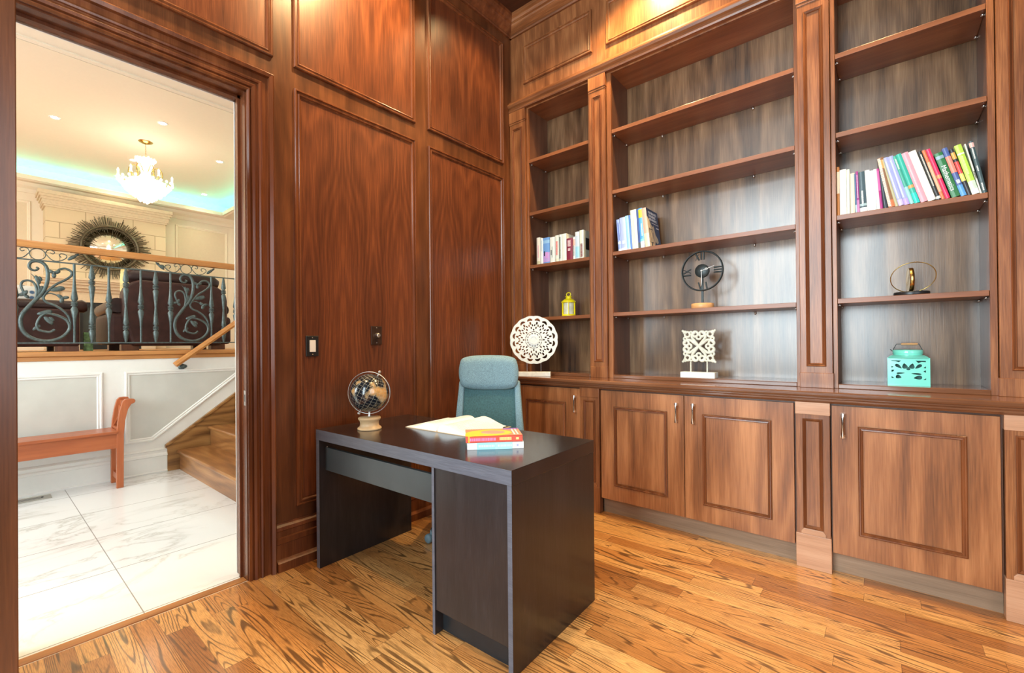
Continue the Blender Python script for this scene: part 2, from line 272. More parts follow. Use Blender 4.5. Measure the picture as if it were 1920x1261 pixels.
# ---------------------------------------------------------------- mesh helpers
class MB:
    def __init__(s): s.v = []; s.f = []; s.sm = []; s.mi = []; s.cur = 0
    def add(s, vs, fs, smooth=False):
        b = len(s.v); s.v += [tuple(p) for p in vs]
        for f in fs: s.f.append(tuple(b+i for i in f)); s.sm.append(smooth); s.mi.append(s.cur)
        return s
    def box(s, x0, x1, y0, y1, z0, z1, M=None):
        vs = [(x0, y0, z0), (x1, y0, z0), (x1, y1, z0), (x0, y1, z0), (x0, y0, z1), (x1, y0, z1), (x1, y1, z1), (x0, y1, z1)]
        if M: vs = [M @ Vector(p) for p in vs]
        return s.add(vs, [(3, 2, 1, 0), (4, 5, 6, 7), (0, 1, 5, 4), (1, 2, 6, 5), (2, 3, 7, 6), (3, 0, 4, 7)])
    def prism(s, pts, mapper, h0, h1):
        n = len(pts); vs = [mapper(u, v, h0) for u, v in pts] + [mapper(u, v, h1) for u, v in pts]
        return s.add(vs, [tuple(range(n))[::-1], tuple(range(n, 2*n))] + [(i, (i+1) % n, n+(i+1) % n, n+i) for i in range(n)])
    def lathe(s, prof, c=(0, 0, 0), seg=32, M=None, sx=1, sy=1):
        vs = []; fs = []; n = len(prof)
        for r, z in prof:
            for k in range(seg):
                a = 2*PI*k/seg; p = Vector((r*sx*math.cos(a), r*sy*math.sin(a), z))
                if M: p = M @ p
                vs.append((p.x+c[0], p.y+c[1], p.z+c[2]))
        for i in range(n-1):
            for k in range(seg):
                k2 = (k+1) % seg; fs.append((i*seg+k, i*seg+k2, (i+1)*seg+k2, (i+1)*seg+k))
        s.add(vs, fs, True)
        s.add([vs[k] for k in range(seg)], [tuple(range(seg))[::-1]]); s.add([vs[(n-1)*seg+k] for k in range(seg)], [tuple(range(seg))])
        return s
    def sphere(s, c, r, seg=16, sc=(1, 1, 1), M=None):
        prof = []
        n = max(6, seg//2)
        vs = []; fs = []
        for i in range(n+1):
            t = PI*i/n
            for k in range(seg):
                a = 2*PI*k/seg; p = Vector((r*sc[0]*math.sin(t)*math.cos(a), r*sc[1]*math.sin(t)*math.sin(a), -r*sc[2]*math.cos(t)))
                if M: p = M @ p
                vs.append((p.x+c[0], p.y+c[1], p.z+c[2]))
        for i in range(n):
            for k in range(seg):
                k2 = (k+1) % seg; fs.append((i*seg+k, i*seg+k2, (i+1)*seg+k2, (i+1)*seg+k))
        return s.add(vs, fs, True)
    def tube(s, pts, r, seg=8, closed=False, flat=1.0, up=None):
        pts = [Vector(p) for p in pts]; n = len(pts); vs = []; fs = []; prev = None
        for i, p in enumerate(pts):
            if closed: t = pts[(i+1) % n]-pts[i-1]
            else: t = pts[min(i+1, n-1)]-pts[max(i-1, 0)]
            t.normalize()
            if up is not None: a = Vector(up)
            elif prev is None: a = Vector((0, 0, 1)) if abs(t.z) < 0.9 else Vector((1, 0, 0))
            else: a = prev
            a = (a-t*a.dot(t)).normalized(); prev = a; bb = t.cross(a)
            rr = r[i] if isinstance(r, (list, tuple)) else r
            for k in range(seg):
                an = 2*PI*k/seg; vs.append(p + a*(rr*flat*math.cos(an)) + bb*(rr*math.sin(an)))
        m = n if closed else n-1
        for i in range(m):
            i2 = (i+1) % n
            for k in range(seg):
                k2 = (k+1) % seg; fs.append((i*seg+k, i*seg+k2, i2*seg+k2, i2*seg+k))
        s.add(vs, fs, True)
        if not closed:
            s.add(vs[:seg], [tuple(range(seg))[::-1]]); s.add(vs[-seg:], [tuple(range(seg))])
        return s
    def sweep(s, path, closed, prof, mapper, caps=True):
        """mitred moulding: path in (u,v), profile of (offset to the right of travel, height)"""
        n = len(path); rows = []
        for i in range(n):
            p = Vector(path[i])
            d1 = (p-Vector(path[i-1])).normalized() if (closed or i > 0) else None
            d2 = (Vector(path[(i+1) % n])-p).normalized() if (closed or i < n-1) else None
            if d1 is None: d1 = d2
            if d2 is None: d2 = d1
            n1 = Vector((d1.y, -d1.x)); n2 = Vector((d2.y, -d2.x)); m = (n1+n2); m = m/ (m.length_squared/2) if m.length > 1e-6 else n1
            rows.append([mapper(p.x+m.x*o, p.y+m.y*o, h) for o, h in prof])
        k = len(prof); vs = [q for r in rows for q in r]; fs = []
        for i in range(n if closed else n-1):
            i2 = (i+1) % n
            for j in range(k-1): fs.append((i*k+j, i2*k+j, i2*k+j+1, i*k+j+1))
        s.add(vs, fs)
        if not closed and caps:
            s.add(rows[0], [tuple(range(k))]); s.add(rows[-1], [tuple(range(k))[::-1]])
        return s

def build(name, mb, mats, parent=None, origin=(0, 0, 0), bevel=0, seg=2, smooth=None, subsurf=0):
    me = D.meshes.new(name); ox, oy, oz = origin
    me.from_pydata([(x-ox, y-oy, z-oz) for x, y, z in mb.v], [], mb.f)
    if not isinstance(mats, (list, tuple)): mats = [mats]
    for m in mats: me.materials.append(m)
    for p, sm, mi in zip(me.polygons, mb.sm, mb.mi):
        p.use_smooth = sm if smooth is None else smooth; p.material_index = min(mi, len(mats)-1)
    import bmesh
    bm = bmesh.new(); bm.from_mesh(me); bmesh.ops.recalc_face_normals(bm, faces=bm.faces); bm.to_mesh(me); bm.free()
    me.update()
    o = D.objects.new(name, me); COL.objects.link(o)
    if parent: o.parent = parent
    else: o.location = origin
    if bevel:
        b = o.modifiers.new('bevel', 'BEVEL'); b.width = bevel; b.segments = seg; b.limit_method = 'ANGLE'; b.angle_limit = math.radians(40)
    if subsurf:
        b = o.modifiers.new('subsurf', 'SUBSURF'); b.levels = subsurf; b.render_levels = subsurf
    return o
def thing(name, label, cat, loc=(0, 0, 0), rz=0.0, group=None):
    o = D.objects.new(name, None); COL.objects.link(o); o.empty_display_size = 0.05
    o.location = loc; o.rotation_euler = (0, 0, rz); tag(o, label, cat, group); return o
def tag(o, label, cat, group=None):
    o['label'] = label; o['category'] = cat
    if group: o['group'] = group
    return o
def struct(o): o['kind'] = 'structure'; return o
mapA = lambda u, v, h: (h, u, v)                 # left wall: u = y, v = z
def mapY(yf): return lambda u, v, h: (u, yf-h, v)    # planes facing -y
def mapX(xf): return lambda u, v, h: (xf+h, u, v)    # planes facing +x
def rect(u0, v0, u1, v1): return [(u0, v0), (u1, v0), (u1, v1), (u0, v1)]
def spline(pts, sub=6, closed=False):
    P = [Vector(p) for p in pts]; n = len(P); out = []
    for i in range(n if closed else n-1):
        p0 = P[(i-1) % n] if closed or i > 0 else P[0]; p1 = P[i]; p2 = P[(i+1) % n]; p3 = P[(i+2) % n] if closed or i+2 < n else P[-1]
        for j in range(sub):
            t = j/sub
            out.append(0.5*((2*p1)+(-p0+p2)*t+(2*p0-5*p1+4*p2-p3)*t*t+(-p0+3*p1-3*p2+p3)*t**3))
    if not closed: out.append(P[-1])
    return out
def plate(name, loops, thick, mat, parent, M=None, bevel=0.0):
    """flat plate cut from closed 2D loops (first the outline, then holes), filled and extruded"""
    cu = D.curves.new(name, 'CURVE'); cu.dimensions = '2D'; cu.fill_mode = 'BOTH'; cu.extrude = thick/2; cu.bevel_depth = bevel; cu.bevel_resolution = 1
    for lp in loops:
        sp = cu.splines.new('POLY'); sp.points.add(len(lp)-1)
        for p, q in zip(sp.points, lp): p.co = (q[0], q[1], 0, 1)
        sp.use_cyclic_u = True
    o = D.objects.new(name, cu); me = D.meshes.new_from_object(o); D.objects.remove(o)
    if M: me.transform(M)
    me.materials.clear(); me.materials.append(mat)
    r = D.objects.new(name, me); COL.objects.link(r)
    if parent: r.parent = parent
    return r
def text(name, s, size, M, mat, parent, ext=0.0006, sx=1.0, align='LEFT'):
    cu = D.curves.new(name, 'FONT'); cu.body = s; cu.size = size; cu.extrude = ext; cu.align_x = align; cu.align_y = 'CENTER'
    o = D.objects.new(name, cu); me = D.meshes.new_from_object(o); D.objects.remove(o)
    me.transform(M @ Matrix.Diagonal((sx, 1, 1, 1))); me.materials.clear(); me.materials.append(mat)
    r = D.objects.new(name, me); COL.objects.link(r); r.parent = parent; return r
UP = Matrix.Rotation(PI/2, 4, 'X')     # xy plate -> stands in xz facing -y

# ================================================================= STUDY SHELL
CZ = 3.92
b = MB().box(-0.0, 4.3, -2.4, 3.3, -0.05, 0.0); struct(build('floor', b, mat_floor))
b = MB().box(-0.02, 4.32, -2.42, 3.3, CZ, CZ+0.1); struct(build('ceiling', b, mat_ceil))
# left wall with its door opening; panel fields are veneer
OY0, OY1, OZ = 0.05, 0.875, 2.457
b = MB().box(-0.13, 0, -2.42, OY0, 0, CZ).box(-0.13, 0, OY1, 3.3, 0, CZ).box(-0.13, 0, OY0, OY1, OZ, CZ)
PA = [(1.112, 0.308, 1.930, 2.570), (2.042, 0.308, 2.852, 2.570), (1.112, 2.685, 1.930, 3.705), (2.042, 2.685, 2.852, 3.705), (0.03, 2.685, 1.004, 3.705), (-0.95, 2.685, -0.08, 3.705), (-0.95, 0.308, -0.28, 2.57)]
b.cur = 1
for u0, v0, u1, v1 in PA: b.prism(rect(u0+.03, v0+.03, u1-.03, v1-.03), mapA, -0.01, 0.0035)
struct(build('wall_left', b, [mat_stile, mat_panel]))
FR = [(0, 0), (0, .014), (-.004, .019), (-.010, .019), (-.013, .011), (-.019, .011), (-.024, .016), (-.029, .014), (-.033, .005), (-.038, .005), (-.038, 0)]
for i, p in enumerate(PA):
    b = MB().sweep(rect(*p), True, FR, mapA); struct(build('trim_%d' % (i+1), b, mat_mould))
# door casing, header and jamb
CP = [(0, -.005), (0, .014), (.008, .020), (.012, .020), (.014, .012), (.018, .012), (.022, .022), (.034, .024), (.044, .018), (.050, .018), (.052, .026), (.060, .028), (.070, .022), (.096, .022), (.098, .040), (.114, .044), (.121, .038), (.121, -.005)]
b = MB().sweep([(OY0, 0), (OY0, OZ), (OY1, OZ), (OY1, 0)], False, [(-o, h) for o, h in CP], mapA)
struct(build('trim_20', b, mat_mould))
b = MB().box(-0.13, 0.0, OY1-0.004, OY1+0.01, 0, OZ).box(-0.075, -0.062, OY1-0.016, OY1-0.004, 0, OZ).box(-0.13, 0.0, OY0-.01, OY0+.004, 0, OZ).box(-0.13, 0, OY0, OY1, OZ-0.006, OZ+.01).box(-0.075, -0.062, OY0, OY1, OZ-0.02, OZ)
struct(build('trim_21', b, mat_mould))
b = MB().box(-0.142, -0.1355, OY1-0.006, OY1+0.11, 0, OZ+.11).box(-0.142, -0.1355, OY0-.11, OY0+.012, 0, OZ+.11).box(-0.142, -0.1355, OY0, OY1, OZ-0.012, OZ+.11)
struct(build('trim_22', b, mat_white))
b = MB().box(-0.100, -0.085, OY0+.01, OY1-.01, OZ-0.0075, OZ-0.0062); struct(build('trim_23', b, mat_black))  # flat black strip, painted dark of the gap under the header
# strike plate
t = MB().box(-0.030, -0.006, OY1-0.0055, OY1-0.0035, 0.875, 0.95); t.cur = 1; t.box(-0.022, -0.014, OY1-.006, OY1-.0055, 0.895, 0.93)
o = build('strike_plate', t, [mat_silver, mat_black]); tag(o, 'small silver latch strike plate let into the door jamb', 'strike plate')
# open door leaf
b = MB().box(0.03, 0.83, 0.026, 0.068, 0.012, 2.42); struct(build('door_1', b, mat_stile, bevel=0.002))
# baseboard
BP = [(0, 0), (0, .048), (.045, .048), (.05, .040), (.058, .026), (.135, .025), (.140, .031), (.168, .031), (.172, .022), (.200, .020), (.206, .026), (.222, .020), (.232, .008), (.240, .004), (.240, 0)]
b = MB().prism([(h, z) for z, h in BP], lambda u, v, h: (u, h, v), 1.0, 2.94)
struct(build('baseboard_left', b, mat_mould))
b = MB().prism([(h, z) for z, h in BP], lambda u, v, h: (u, h, v), -2.4, -0.08); struct(build('baseboard_left_door', b, mat_mould))
# wall behind the bookcases and frieze above them
F = 2.97
struct(build('wall_far', MB().box(-0.02, 4.3, 3.263, 3.36, 0, CZ), mat_case))
struct(build('wall_far_end', MB().box(3.302, 4.3, F, 3.262, 0, 3.165), mat_case))
b = MB().box(0, 4.3, F, 3.262, 3.165, CZ)
FZ = [(0.145, 3.355, 0.797, 3.675), (0.917, 3.355, 2.11, 3.675), (2.24, 3.355, 2.86, 3.675), (2.99, 3.355, 4.1, 3.675)]
b.cur = 1
for u0, v0, u1, v1 in FZ: b.prism(rect(u0+.03, v0+.03, u1-.03, v1-.03), mapY(F), -.01, .003)
struct(build('wall_far_frieze', b, [mat_case, mat_case]))
for i, p in enumerate(FZ): struct(build('trim_%d' % (i+8), MB().sweep(rect(*p), True, FR, mapY(F)), mat_case))
CO = [(3.150, 0), (3.150, .030), (3.160, .034), (3.165, .028), (3.180, .028), (3.190, .040), (3.205, .048), (3.215, .048), (3.222, .036), (3.240, .028), (3.246, 0)]
b = MB().prism([(F-h, z) for z, h in CO], lambda u, v, h: (h, u, v), 0.0, 4.3); struct(build('trim_12', b, mat_caseh))
CR = [(3.795, 0), (3.795, .016), (3.806, .022), (3.815, .016), (3.825, .030), (3.838, .052), (3.852, .066), (3.862, .070), (3.868, .086), (3.885, .094), (3.895, .110), (3.915, .112), (3.921, .112), (3.921, 0)]
b = MB().prism([(F-h, z) for z, h in CR], lambda u, v, h: (h, u, v), 0.0, 4.3); struct(build('trim_13', b, mat_caseh))
b = MB().prism([(h, z) for z, h in CR], lambda u, v, h: (u, h, v), -2.4, 2.97); struct(build('trim_14', b, mat_mould))
b = MB().box(0.30, 4.3, 2.55, 2.60, CZ-0.02, CZ).box(0.30, 0.35, -2.4, 2.55, CZ-0.02, CZ); struct(build('trim_15', b, mat_ceil))
# right wall and wall behind the camera with window openings
b = MB().box(4.3, 4.4, -2.5, -0.9, 0, CZ).box(4.3, 4.4, 1.1, 3.3, 0, CZ).box(4.3, 4.4, -0.9, 1.1, 0, 0.75).box(4.3, 4.4, -0.9, 1.1, 3.0, CZ)
struct(build('wall_right', b, mat_stile))
b = MB().box(0, 0.1, -2.5, -2.4, 0, CZ).box(2.6, 4.3, -2.5, -2.4, 0, CZ).box(0.1, 2.6, -2.5, -2.4, 0, 0.6).box(0.1, 2.6, -2.5, -2.4, 3.75, CZ)
struct(build('wall_back', b, mat_stile))
def winframe(u0, u1, v0, v1, mapper, nm, nu, nv):
    b = MB(); t = 0.06
    for a, c in ((u0, u0+t), (u1-t, u1)): b.prism(rect(a, v0, c, v1), mapper, 0, 0.06)
    for a, c in ((v0, v0+t), (v1-t, v1)): b.prism(rect(u0, a, u1, c), mapper, 0, 0.06)
    for k in range(1, nu): x = u0+(u1-u0)*k/nu; b.prism(rect(x-.02, v0, x+.02, v1), mapper, 0.01, 0.05)
    for k in range(1, nv): z = v0+(v1-v0)*k/nv; b.prism(rect(u0, z-.02, u1, z+.02), mapper, 0.01, 0.05)
    return struct(build(nm, b, mat_white))
winframe(0.1, 2.6, 0.6, 3.75, lambda u, v, h: (u, -2.48+h, v), 'window_1', 3, 2)
winframe(-0.9, 1.1, 0.75, 3.0, lambda u, v, h: (4.38-h, u, v), 'window_2', 2, 2)
# oak threshold strip in the doorway
b = MB().box(-0.055, -0.005, OY0, OY1-.005, -0.005, 0.005); struct(build('trim_16', b, wood('oak_threshold', (0.20, 0.075, 0.02), (0.42, 0.18, 0.05), (0.60, 0.30, 0.09), 'y', 1.5, 0.3, 0.35), bevel=0.002))

# ================================================================= BOOKCASES
LIP = 0.942; CT = 0.918
mat_shelf = wood('shelf_wood', (0.08, 0.026, 0.010), (0.24, 0.085, 0.032), (0.42, 0.17, 0.07), 'x', 1.2, 0.15, 0.33, 0.3, 0.22, 0.4, 0.4)
def bay(x0, x1, sl, sr, tops, label, backpins=()):
    r = thing('bookcase', label, 'bookcase', ((x0+x1)/2, 3.1, CT)); og = tuple(r.location)
    build('back_panel', MB().box(x0-.015, x1+.015, 3.25, 3.261, CT, 3.16), mat_back, r, og)
    for a, c in ((x0-.016, x0), (x1, x1+.016)): build('side_panel', MB().box(a, c, 2.991, 3.249, CT, 3.16), mat_shelfside, r, og)
    build('top_panel', MB().box(x0, x1, 2.991, 3.249, 3.142, 3.163), mat_shelf, r, og)
    build('bottom_panel', MB().box(x0, x1, 2.968, 3.249, CT, LIP), mat_counter, r, og, bevel=.003)
    build('face_frame', MB().box(sl, x0, F, 2.990, CT, 3.163).box(x1, sr, F, 2.990, CT, 3.163).box(x0, x1, F, 2.990, 3.14, 3.163), mat_case, r, og, bevel=.0015)
    for z in tops:
        s = build('shelf', MB().box(x0+.001, x1-.001, 2.975, 3.248, z-.026, z), mat_shelf, r, og, bevel=.0015)
        for px in (x0+.007, x1-.007):
            for py in (3.01, 3.21):
                build('shelf_pin', MB().sphere((px, py, z-.033), .0065, 10).tube([(px-.006, py, z-.036), (px+.006, py, z-.036)], .003, 6), mat_silver, s, og)
        for px in backpins:
            build('shelf_pin', MB().sphere((px, 3.243, z-.034), .007, 10, (1, 1, 1.7)), mat_silver, s, og)
    return r
bay(0.185, 0.755, 0.165, 0.775, (2.712, 2.270, 1.828, 1.390), 'narrow wooden bookcase in the room corner holding one short row of books', ())
bay(0.945, 2.082, 0.910, 2.100, (2.728, 2.285, 1.837, 1.394), 'wide middle bookcase with the round clock and one leaning group of blue books', (1.22, 1.82))
bay(2.270, 2.836, 2.250, 2.860, (2.722, 2.296, 1.851, 1.401), 'right bookcase with the long colourful row of books and the mint lantern', ())

INN = [(0, 0), (0, .006), (-.004, .009), (-.008, .006), (-.012, .003), (-.012, 0)]
def pilaster(x0, x1, label, wide=False):
    r = thing('pilaster', label, 'pilaster', ((x0+x1)/2, F-.012, CT)); og = tuple(r.location); y = 2.948
    m = .028 if not wide else .036
    b = MB().box(x0, x1, y, F, CT, 3.15)
    build('shaft', b, mat_case, r, og, bevel=.0015)
    build('plinth', MB().box(x0-.004, x1+.004, y-.006, F, CT, 1.0), mat_case, r, og, bevel=.002)
    build('capital', MB().box(x0-.005, x1+.005, y-.008, F, 3.055, 3.148).box(x0-.002, x1+.002, y-.004, F, 3.04, 3.055), mat_case, r, og, bevel=.002)
    b = MB().sweep(rect(x0+m, 1.035, x1-m, 3.0), True, INN, mapY(y)).sweep(rect(x0+m+.012, 1.047, x1-m-.012, 2.988), True, [(0, .004), (-.003, .006), (-.006, 0)], mapY(y))
    build('inset_moulding', b, mat_mould, r, og)
pilaster(0.004, 0.165, 'bookcase pilaster in the room corner, against the left wall')
pilaster(0.777, 0.908, 'narrow pilaster between the corner bookcase and the wide middle bookcase')
pilaster(2.102, 2.248, 'pilaster between the middle bookcase and the right bookcase')
pilaster(2.862, 3.300, 'broad flat pilaster at the right edge, past the right bookcase', True)

def base_pilaster(x0, x1, label, blk):
    r = thing('base_pilaster', label, 'pilaster', ((x0+x1)/2, 2.78, 0)); og = tuple(r.location); y = 2.757
    build('shaft', MB().box(x0, x1, y, 2.80, 0, 0.859), mat_case, r, og, bevel=.0015)
    build('plinth', MB().box(x0-.003, x1+.003, y-.007, 2.80, 0, 0.175).prism([(x0+.02, .175), (x1-.02, .175), (x1-.02, .19), (x1-.032, .205), (x0+.032, .205), (x0+.02, .19)], mapY(y), -.01, .006), blk, r, og, bevel=.002)
    build('head_block', MB().box(x0-.002, x1+.002, y-.005, 2.80, .795, .859), blk, r, og, bevel=.002)
    build('inset_moulding', MB().sweep(rect(x0+.03, .207, x1-.03, .775), True, [(0, 0), (0, .008), (-.005, .011), (-.010, .007), (-.015, .003), (-.015, 0)], mapY(y)), mat_mould, r, og)
base_pilaster(0.004, 0.165, 'cabinet pilaster hidden low in the room corner behind the desk', mat_case)
base_pilaster(0.792, 0.942, 'cabinet pilaster just right of the office chair, beside the chrome handle', mat_case)
base_pilaster(2.100, 2.246, 'cabinet pilaster with pale head and plinth blocks between the double and single door', mat_block)
base_pilaster(2.846, 3.300, 'broad cabinet pilaster cut off by the right edge of the photo', mat_block)

DM = [(0, 0), (0, .007), (-.004, .010), (-.008, .010), (-.011, .006), (-.017, .008), (-.020, .002), (-.020, 0)]
def handle(parent, x, z0, z1, og):
    b = MB(); y = 2.765
    for z in (z0+.007, z1-.007): b.box(x-.009, x+.009, y-.026, y, z-.008, z+.008)
    b.tube([(x, y-.022, z0), (x, y-.027, z0+.018), (x, y-.024, (z0+z1)/2), (x, y-.027, z1-.018), (x, y-.022, z1)], [.008, .0075, .0055, .0075, .008], 8)
    o = build('handle', b, mat_chrome, parent, og); o['label'] = 'polished chrome bow handle'
def base_cab(x0, x1, doors, label):
    r = thing('base_cabinet', label, 'cabinet', ((x0+x1)/2, 3.0, 0)); og = tuple(r.location)
    build('body', MB().box(x0, x1, 2.787, 3.25, .1, .858), mat_shelfside, r, og)
    build('toe_kick', MB().box(x0, x1, 2.812, 2.83, 0, .1), mat_toe, r, og)
    for d0, d1, m, hx, hz in doors:
        d = build('door', MB().box(d0, d1, 2.765, 2.785, .107, .848).sweep(rect(*m), True, DM, mapY(2.765)), mat_cabdoor, r, og, bevel=.0012)
        build('door_moulding', MB().sweep(rect(*m), True, [(o, h+.0005) for o, h in DM], mapY(2.765)), mat_mould, d, og)
        handle(d, hx, hz, hz+.118, og)
base_cab(0.167, 0.790, [(0.172, 0.787, (0.30, .208, 0.665, .745), .750, .680)], 'base cabinet with one door, half hidden behind the office chair')
base_cab(0.945, 2.098, [(0.951, 1.516, (1.052, .207, 1.414, .743), 1.477, .683), (1.520, 2.090, (1.626, .207, 1.986, .746), 1.577, .686)], 'double-door base cabinet under the wide middle bookcase')
base_cab(2.248, 2.844, [(2.254, 2.835, (2.358, .220, 2.735, .753), 2.300, .694)], 'single-door base cabinet under the mint lantern')
b = MB().prism([(2.722, .893), (2.718, .900), (2.718, .913), (2.722, CT), (3.262, CT), (3.262, .8585), (2.752, .8585), (2.744, .866), (2.737, .870), (2.737, .878), (2.730, .884), (2.730, .890)], lambda u, v, h: (h, u, v), 0.002, 3.3)
tag(build('countertop', b, mat_counter), 'long glossy wooden countertop running under all the bookcases', 'countertop')

# ================================================================= BOOKS
def book(x, w, h, lean, z, depth, spine, label, group, cover=None, bands=(), yf=2.99, title=None, marks=()):
    """x = lower left corner of the spine, lean in degrees (top towards -x is negative)"""
    r = thing('book', label, 'book', (x, yf, z)); r['group'] = group
    th = w*math.cos(math.radians(lean)); r.rotation_euler = (0, math.radians(lean), 0)
    if lean > 0: r.location.x = x
    cover = cover or spine; c = .0022
    b = MB().box(0, c, 0, depth, 0, h).box(th-c, th, 0, depth, 0, h); b.cur = 1
    n = 5
    pts = [(0, 0), (0, .003)] + [(th*k/n, -.0035*math.sin(PI*k/n)) for k in range(1, n)][0:0]
    prof = [(th*k/6, -.003*math.sin(PI*k/6)) for k in range(7)] + [(th, .003), (0, .003)]
    b.prism(prof, lambda u, v, hh: (u, v, hh), 0, h)
    build('cover', b, [cmat(cover), cmat(spine)], r)
    build('pages', MB().box(c, th-c, .003, depth-.005, .004, h-.004), mat_page, r)
    for z0, z1, colr in bands:
        build('spine_band', MB().prism([(th*k/6, -.0034*math.sin(PI*k/6)-.0003) for k in range(7)] + [(th, .0002), (0, .0002)], lambda u, v, hh: (u, v, hh), h*z0, h*z1), cmat(colr), r)
    if marks:                                   # rows of lettering too small to read
        rnd = random.Random(int(x*1e4))
        for z0, z1, fx, fw_ in marks:
            mk = MB(); zz = z0*h
            while zz < z1*h:
                l = rnd.uniform(.003, .0065); mk.box(th*(fx-fw_/2), th*(fx+fw_/2), -.0042, -.0028, zz, zz+l); zz += l+.0018
            build('spine_lettering', mk, cmat(title or (0.9, 0.9, 0.86)), r)
    return r, th
G1 = 'short row of books in the corner bookcase'
K = (0.03, 0.03, 0.03); WH = (0.86, 0.87, 0.82)
zl = 1.8285
LB = [
 (.250, .035, .222, .20, (.78, .74, .62), [(.0, .12, (.55, .55, .35))], [(.25, .7, .5, .3)], (.80, .45, .50), 'cream book with pink spine lettering, leftmost in the corner bookcase row'),
 (.287, .027, .212, .19, (.80, .84, .80), [], [(.5, .9, .6, .3)], (.5, .65, .70), 'slim off-white book second from the left in the corner bookcase row'),
 (.315, .066, .209, .18, (.16, .36, .72), [(.05, .42, (.52, .36, .72)), (.78, .9, (.30, .55, .80))], [(.2, .42, .55, .35)], (.75, .35, .72), 'thick blue art-cover book with a pink blot on the spine'),
 (.384, .048, .204, .18, (.82, .85, .78), [], [(.2, .62, .5, .3)], (.55, .62, .55), 'thick white book just right of the blue art-cover book'),
 (.434, .034, .211, .19, (.78, .82, .70), [(.0, .12, (.7, .72, .55))], [(.25, .75, .5, .5)], (.80, .22, .20), 'cream book with red lettering down its spine'),
 (.469, .027, .213, .19, (.76, .79, .68), [], [(.1, .9, .45, .5)], (.12, .18, .14), 'cream book with dark green lettering down its spine'),
 (.497, .044, .213, .21, (.82, .84, .74), [], [], None, 'wide blank cream book beside the maroon book'),
 (.543, .055, .170, .17, (.23, .022, .05), [], [(.42, .52, .45, .4), (.62, .88, .45, .5)], (.8, .62, .62), 'short maroon book with white marks on its spine'),
 (.601, .020, .172, .17, (.84, .80, .72), [(.62, .9, (.80, .42, .32))], [(.15, .6, .5, .4)], (.25, .25, .22), 'small white book with a salmon spot on the spine, behind the maroon one'),
 (.622, .037, .208, .19, (.60, .72, .80), [(.05, .45, (.35, .68, .82)), (.85, 1.0, (.78, .82, .80))], [], None, 'pale blue book leaning on the tall sage book'),
 (.661, .036, .215, .18, (.75, .79, .64), [], [(.05, .5, .5, .5)], (.25, .05, .05), 'tall sage book with a black cover block, last of the corner row'),
]
for x, w, h, d_, c, bands, marks, tcol, lab in LB:
    r, th = book(x, w, h, 0.0, zl, d_, c, lab, G1, None, bands, 2.988, tcol, marks)
    if 'tall sage' in lab:
        build('cover_block', MB().box(th, th+.0012, .03, .15, .07, .16).box(th, th+.0012, .09, .15, .05, .09), cmat(K), r)
    if 'blue art' in lab:
        build('cover_art', MB().box(.01, .02, -.004, -.003, .06, .10), cmat((.02, .03, .06)), r)
G2 = 'leaning blue books in the middle bookcase'
zl = 1.8375
MBK = [
 (.985, .023, .232, -4.0, .18, (.30, .42, .78), [(.0, .06, (.75, .82, .9)), (.22, .30, (.65, .8, .92))], [(.35, .9, .6, .3)], (.12, .18, .5), 'slim blue-violet book, leftmost of the leaning blue group'),
 (1.009, .044, .240, -3.6, .19, (.42, .52, .86), [(.0, .08, (.78, .86, .93))], [(.2, .3, .5, .5)], (.7, .8, .95), 'wide periwinkle book second in the leaning blue group'),
 (1.054, .026, .247, -4.0, .19, (.34, .66, .86), [(.0, .03, (.85, .55, .55))], [], None, 'sky blue book between the periwinkle and cobalt books'),
 (1.080, .012, .247, -3.5, .19, (.10, .24, .66), [], [], None, 'thin cobalt book pressed against the thick cream book'),
 (1.093, .044, .279, -3.3, .19, (.84, .84, .68), [], [(.15, .8, .5, .25)], (.72, .78, .60), 'thick tall cream book in the leaning blue group'),
 (1.138, .016, .278, -3.5, .19, (.03, .075, .28), [(.0, .14, (.05, .06, .05))], [], None, 'thin navy book right after the thick cream book'),
 (1.155, .029, .280, -3.8, .19, (.10, .40, .80), [(.76, .97, (.80, .72, .03)), (.0, .16, (.75, .82, .86)), (.16, .22, (.2, .65, .8))], [(.3, .6, .6, .3)], (.7, .85, .95), 'bright blue book with a yellow patch at the top of its spine'),
]
for x, w, h, ln, d_, c, bands, marks, tcol, lab in MBK:
    book(x, w, h, ln, zl, d_, c, lab, G2, None, bands, 2.992, tcol, marks)
# large leaning book, its front cover turned to the room
r, th = book(1.188, .036, .277, -6.5, zl, .205, (.80, .42, .30), 'leaning textbook with navy cover, white title and drawn building, at the row end', G2, (.018, .055, .16), [(.0, .35, (.82, .66, .48))], 2.992)
RC = Matrix(((0, 0, 1, th+.0004), (1, 0, 0, .0), (0, 1, 0, 0), (0, 0, 0, 1)))     # plate xy -> cover face (y, z)
white = cmat((.80, .82, .84)); cream = cmat((.68, .58, .40)); dark = cmat((.05, .045, .05))
for s_, z_ in (('MATHEMATICS', .250), ('OF BUSINESS', .226), ('AND FINANCE', .202)):
    text('cover_title', s_, .026, RC @ Matrix.Translation((.035, z_, 0)), white, r, sx=.80)
build('cover_line', MB().box(th, th+.001, .075, .195, .178, .182).box(th, th+.001, .15, .195, .150, .158), white, r)
plate('cover_drawing', [[(.004, .215), (.03, .20), (.06, .165), (.085, .15), (.10, .165), (.12, .10), (.155, .075), (.165, .05), (.135, .035), (.11, .05), (.08, .004), (.004, .004)]], .0012, cream, r, RC)
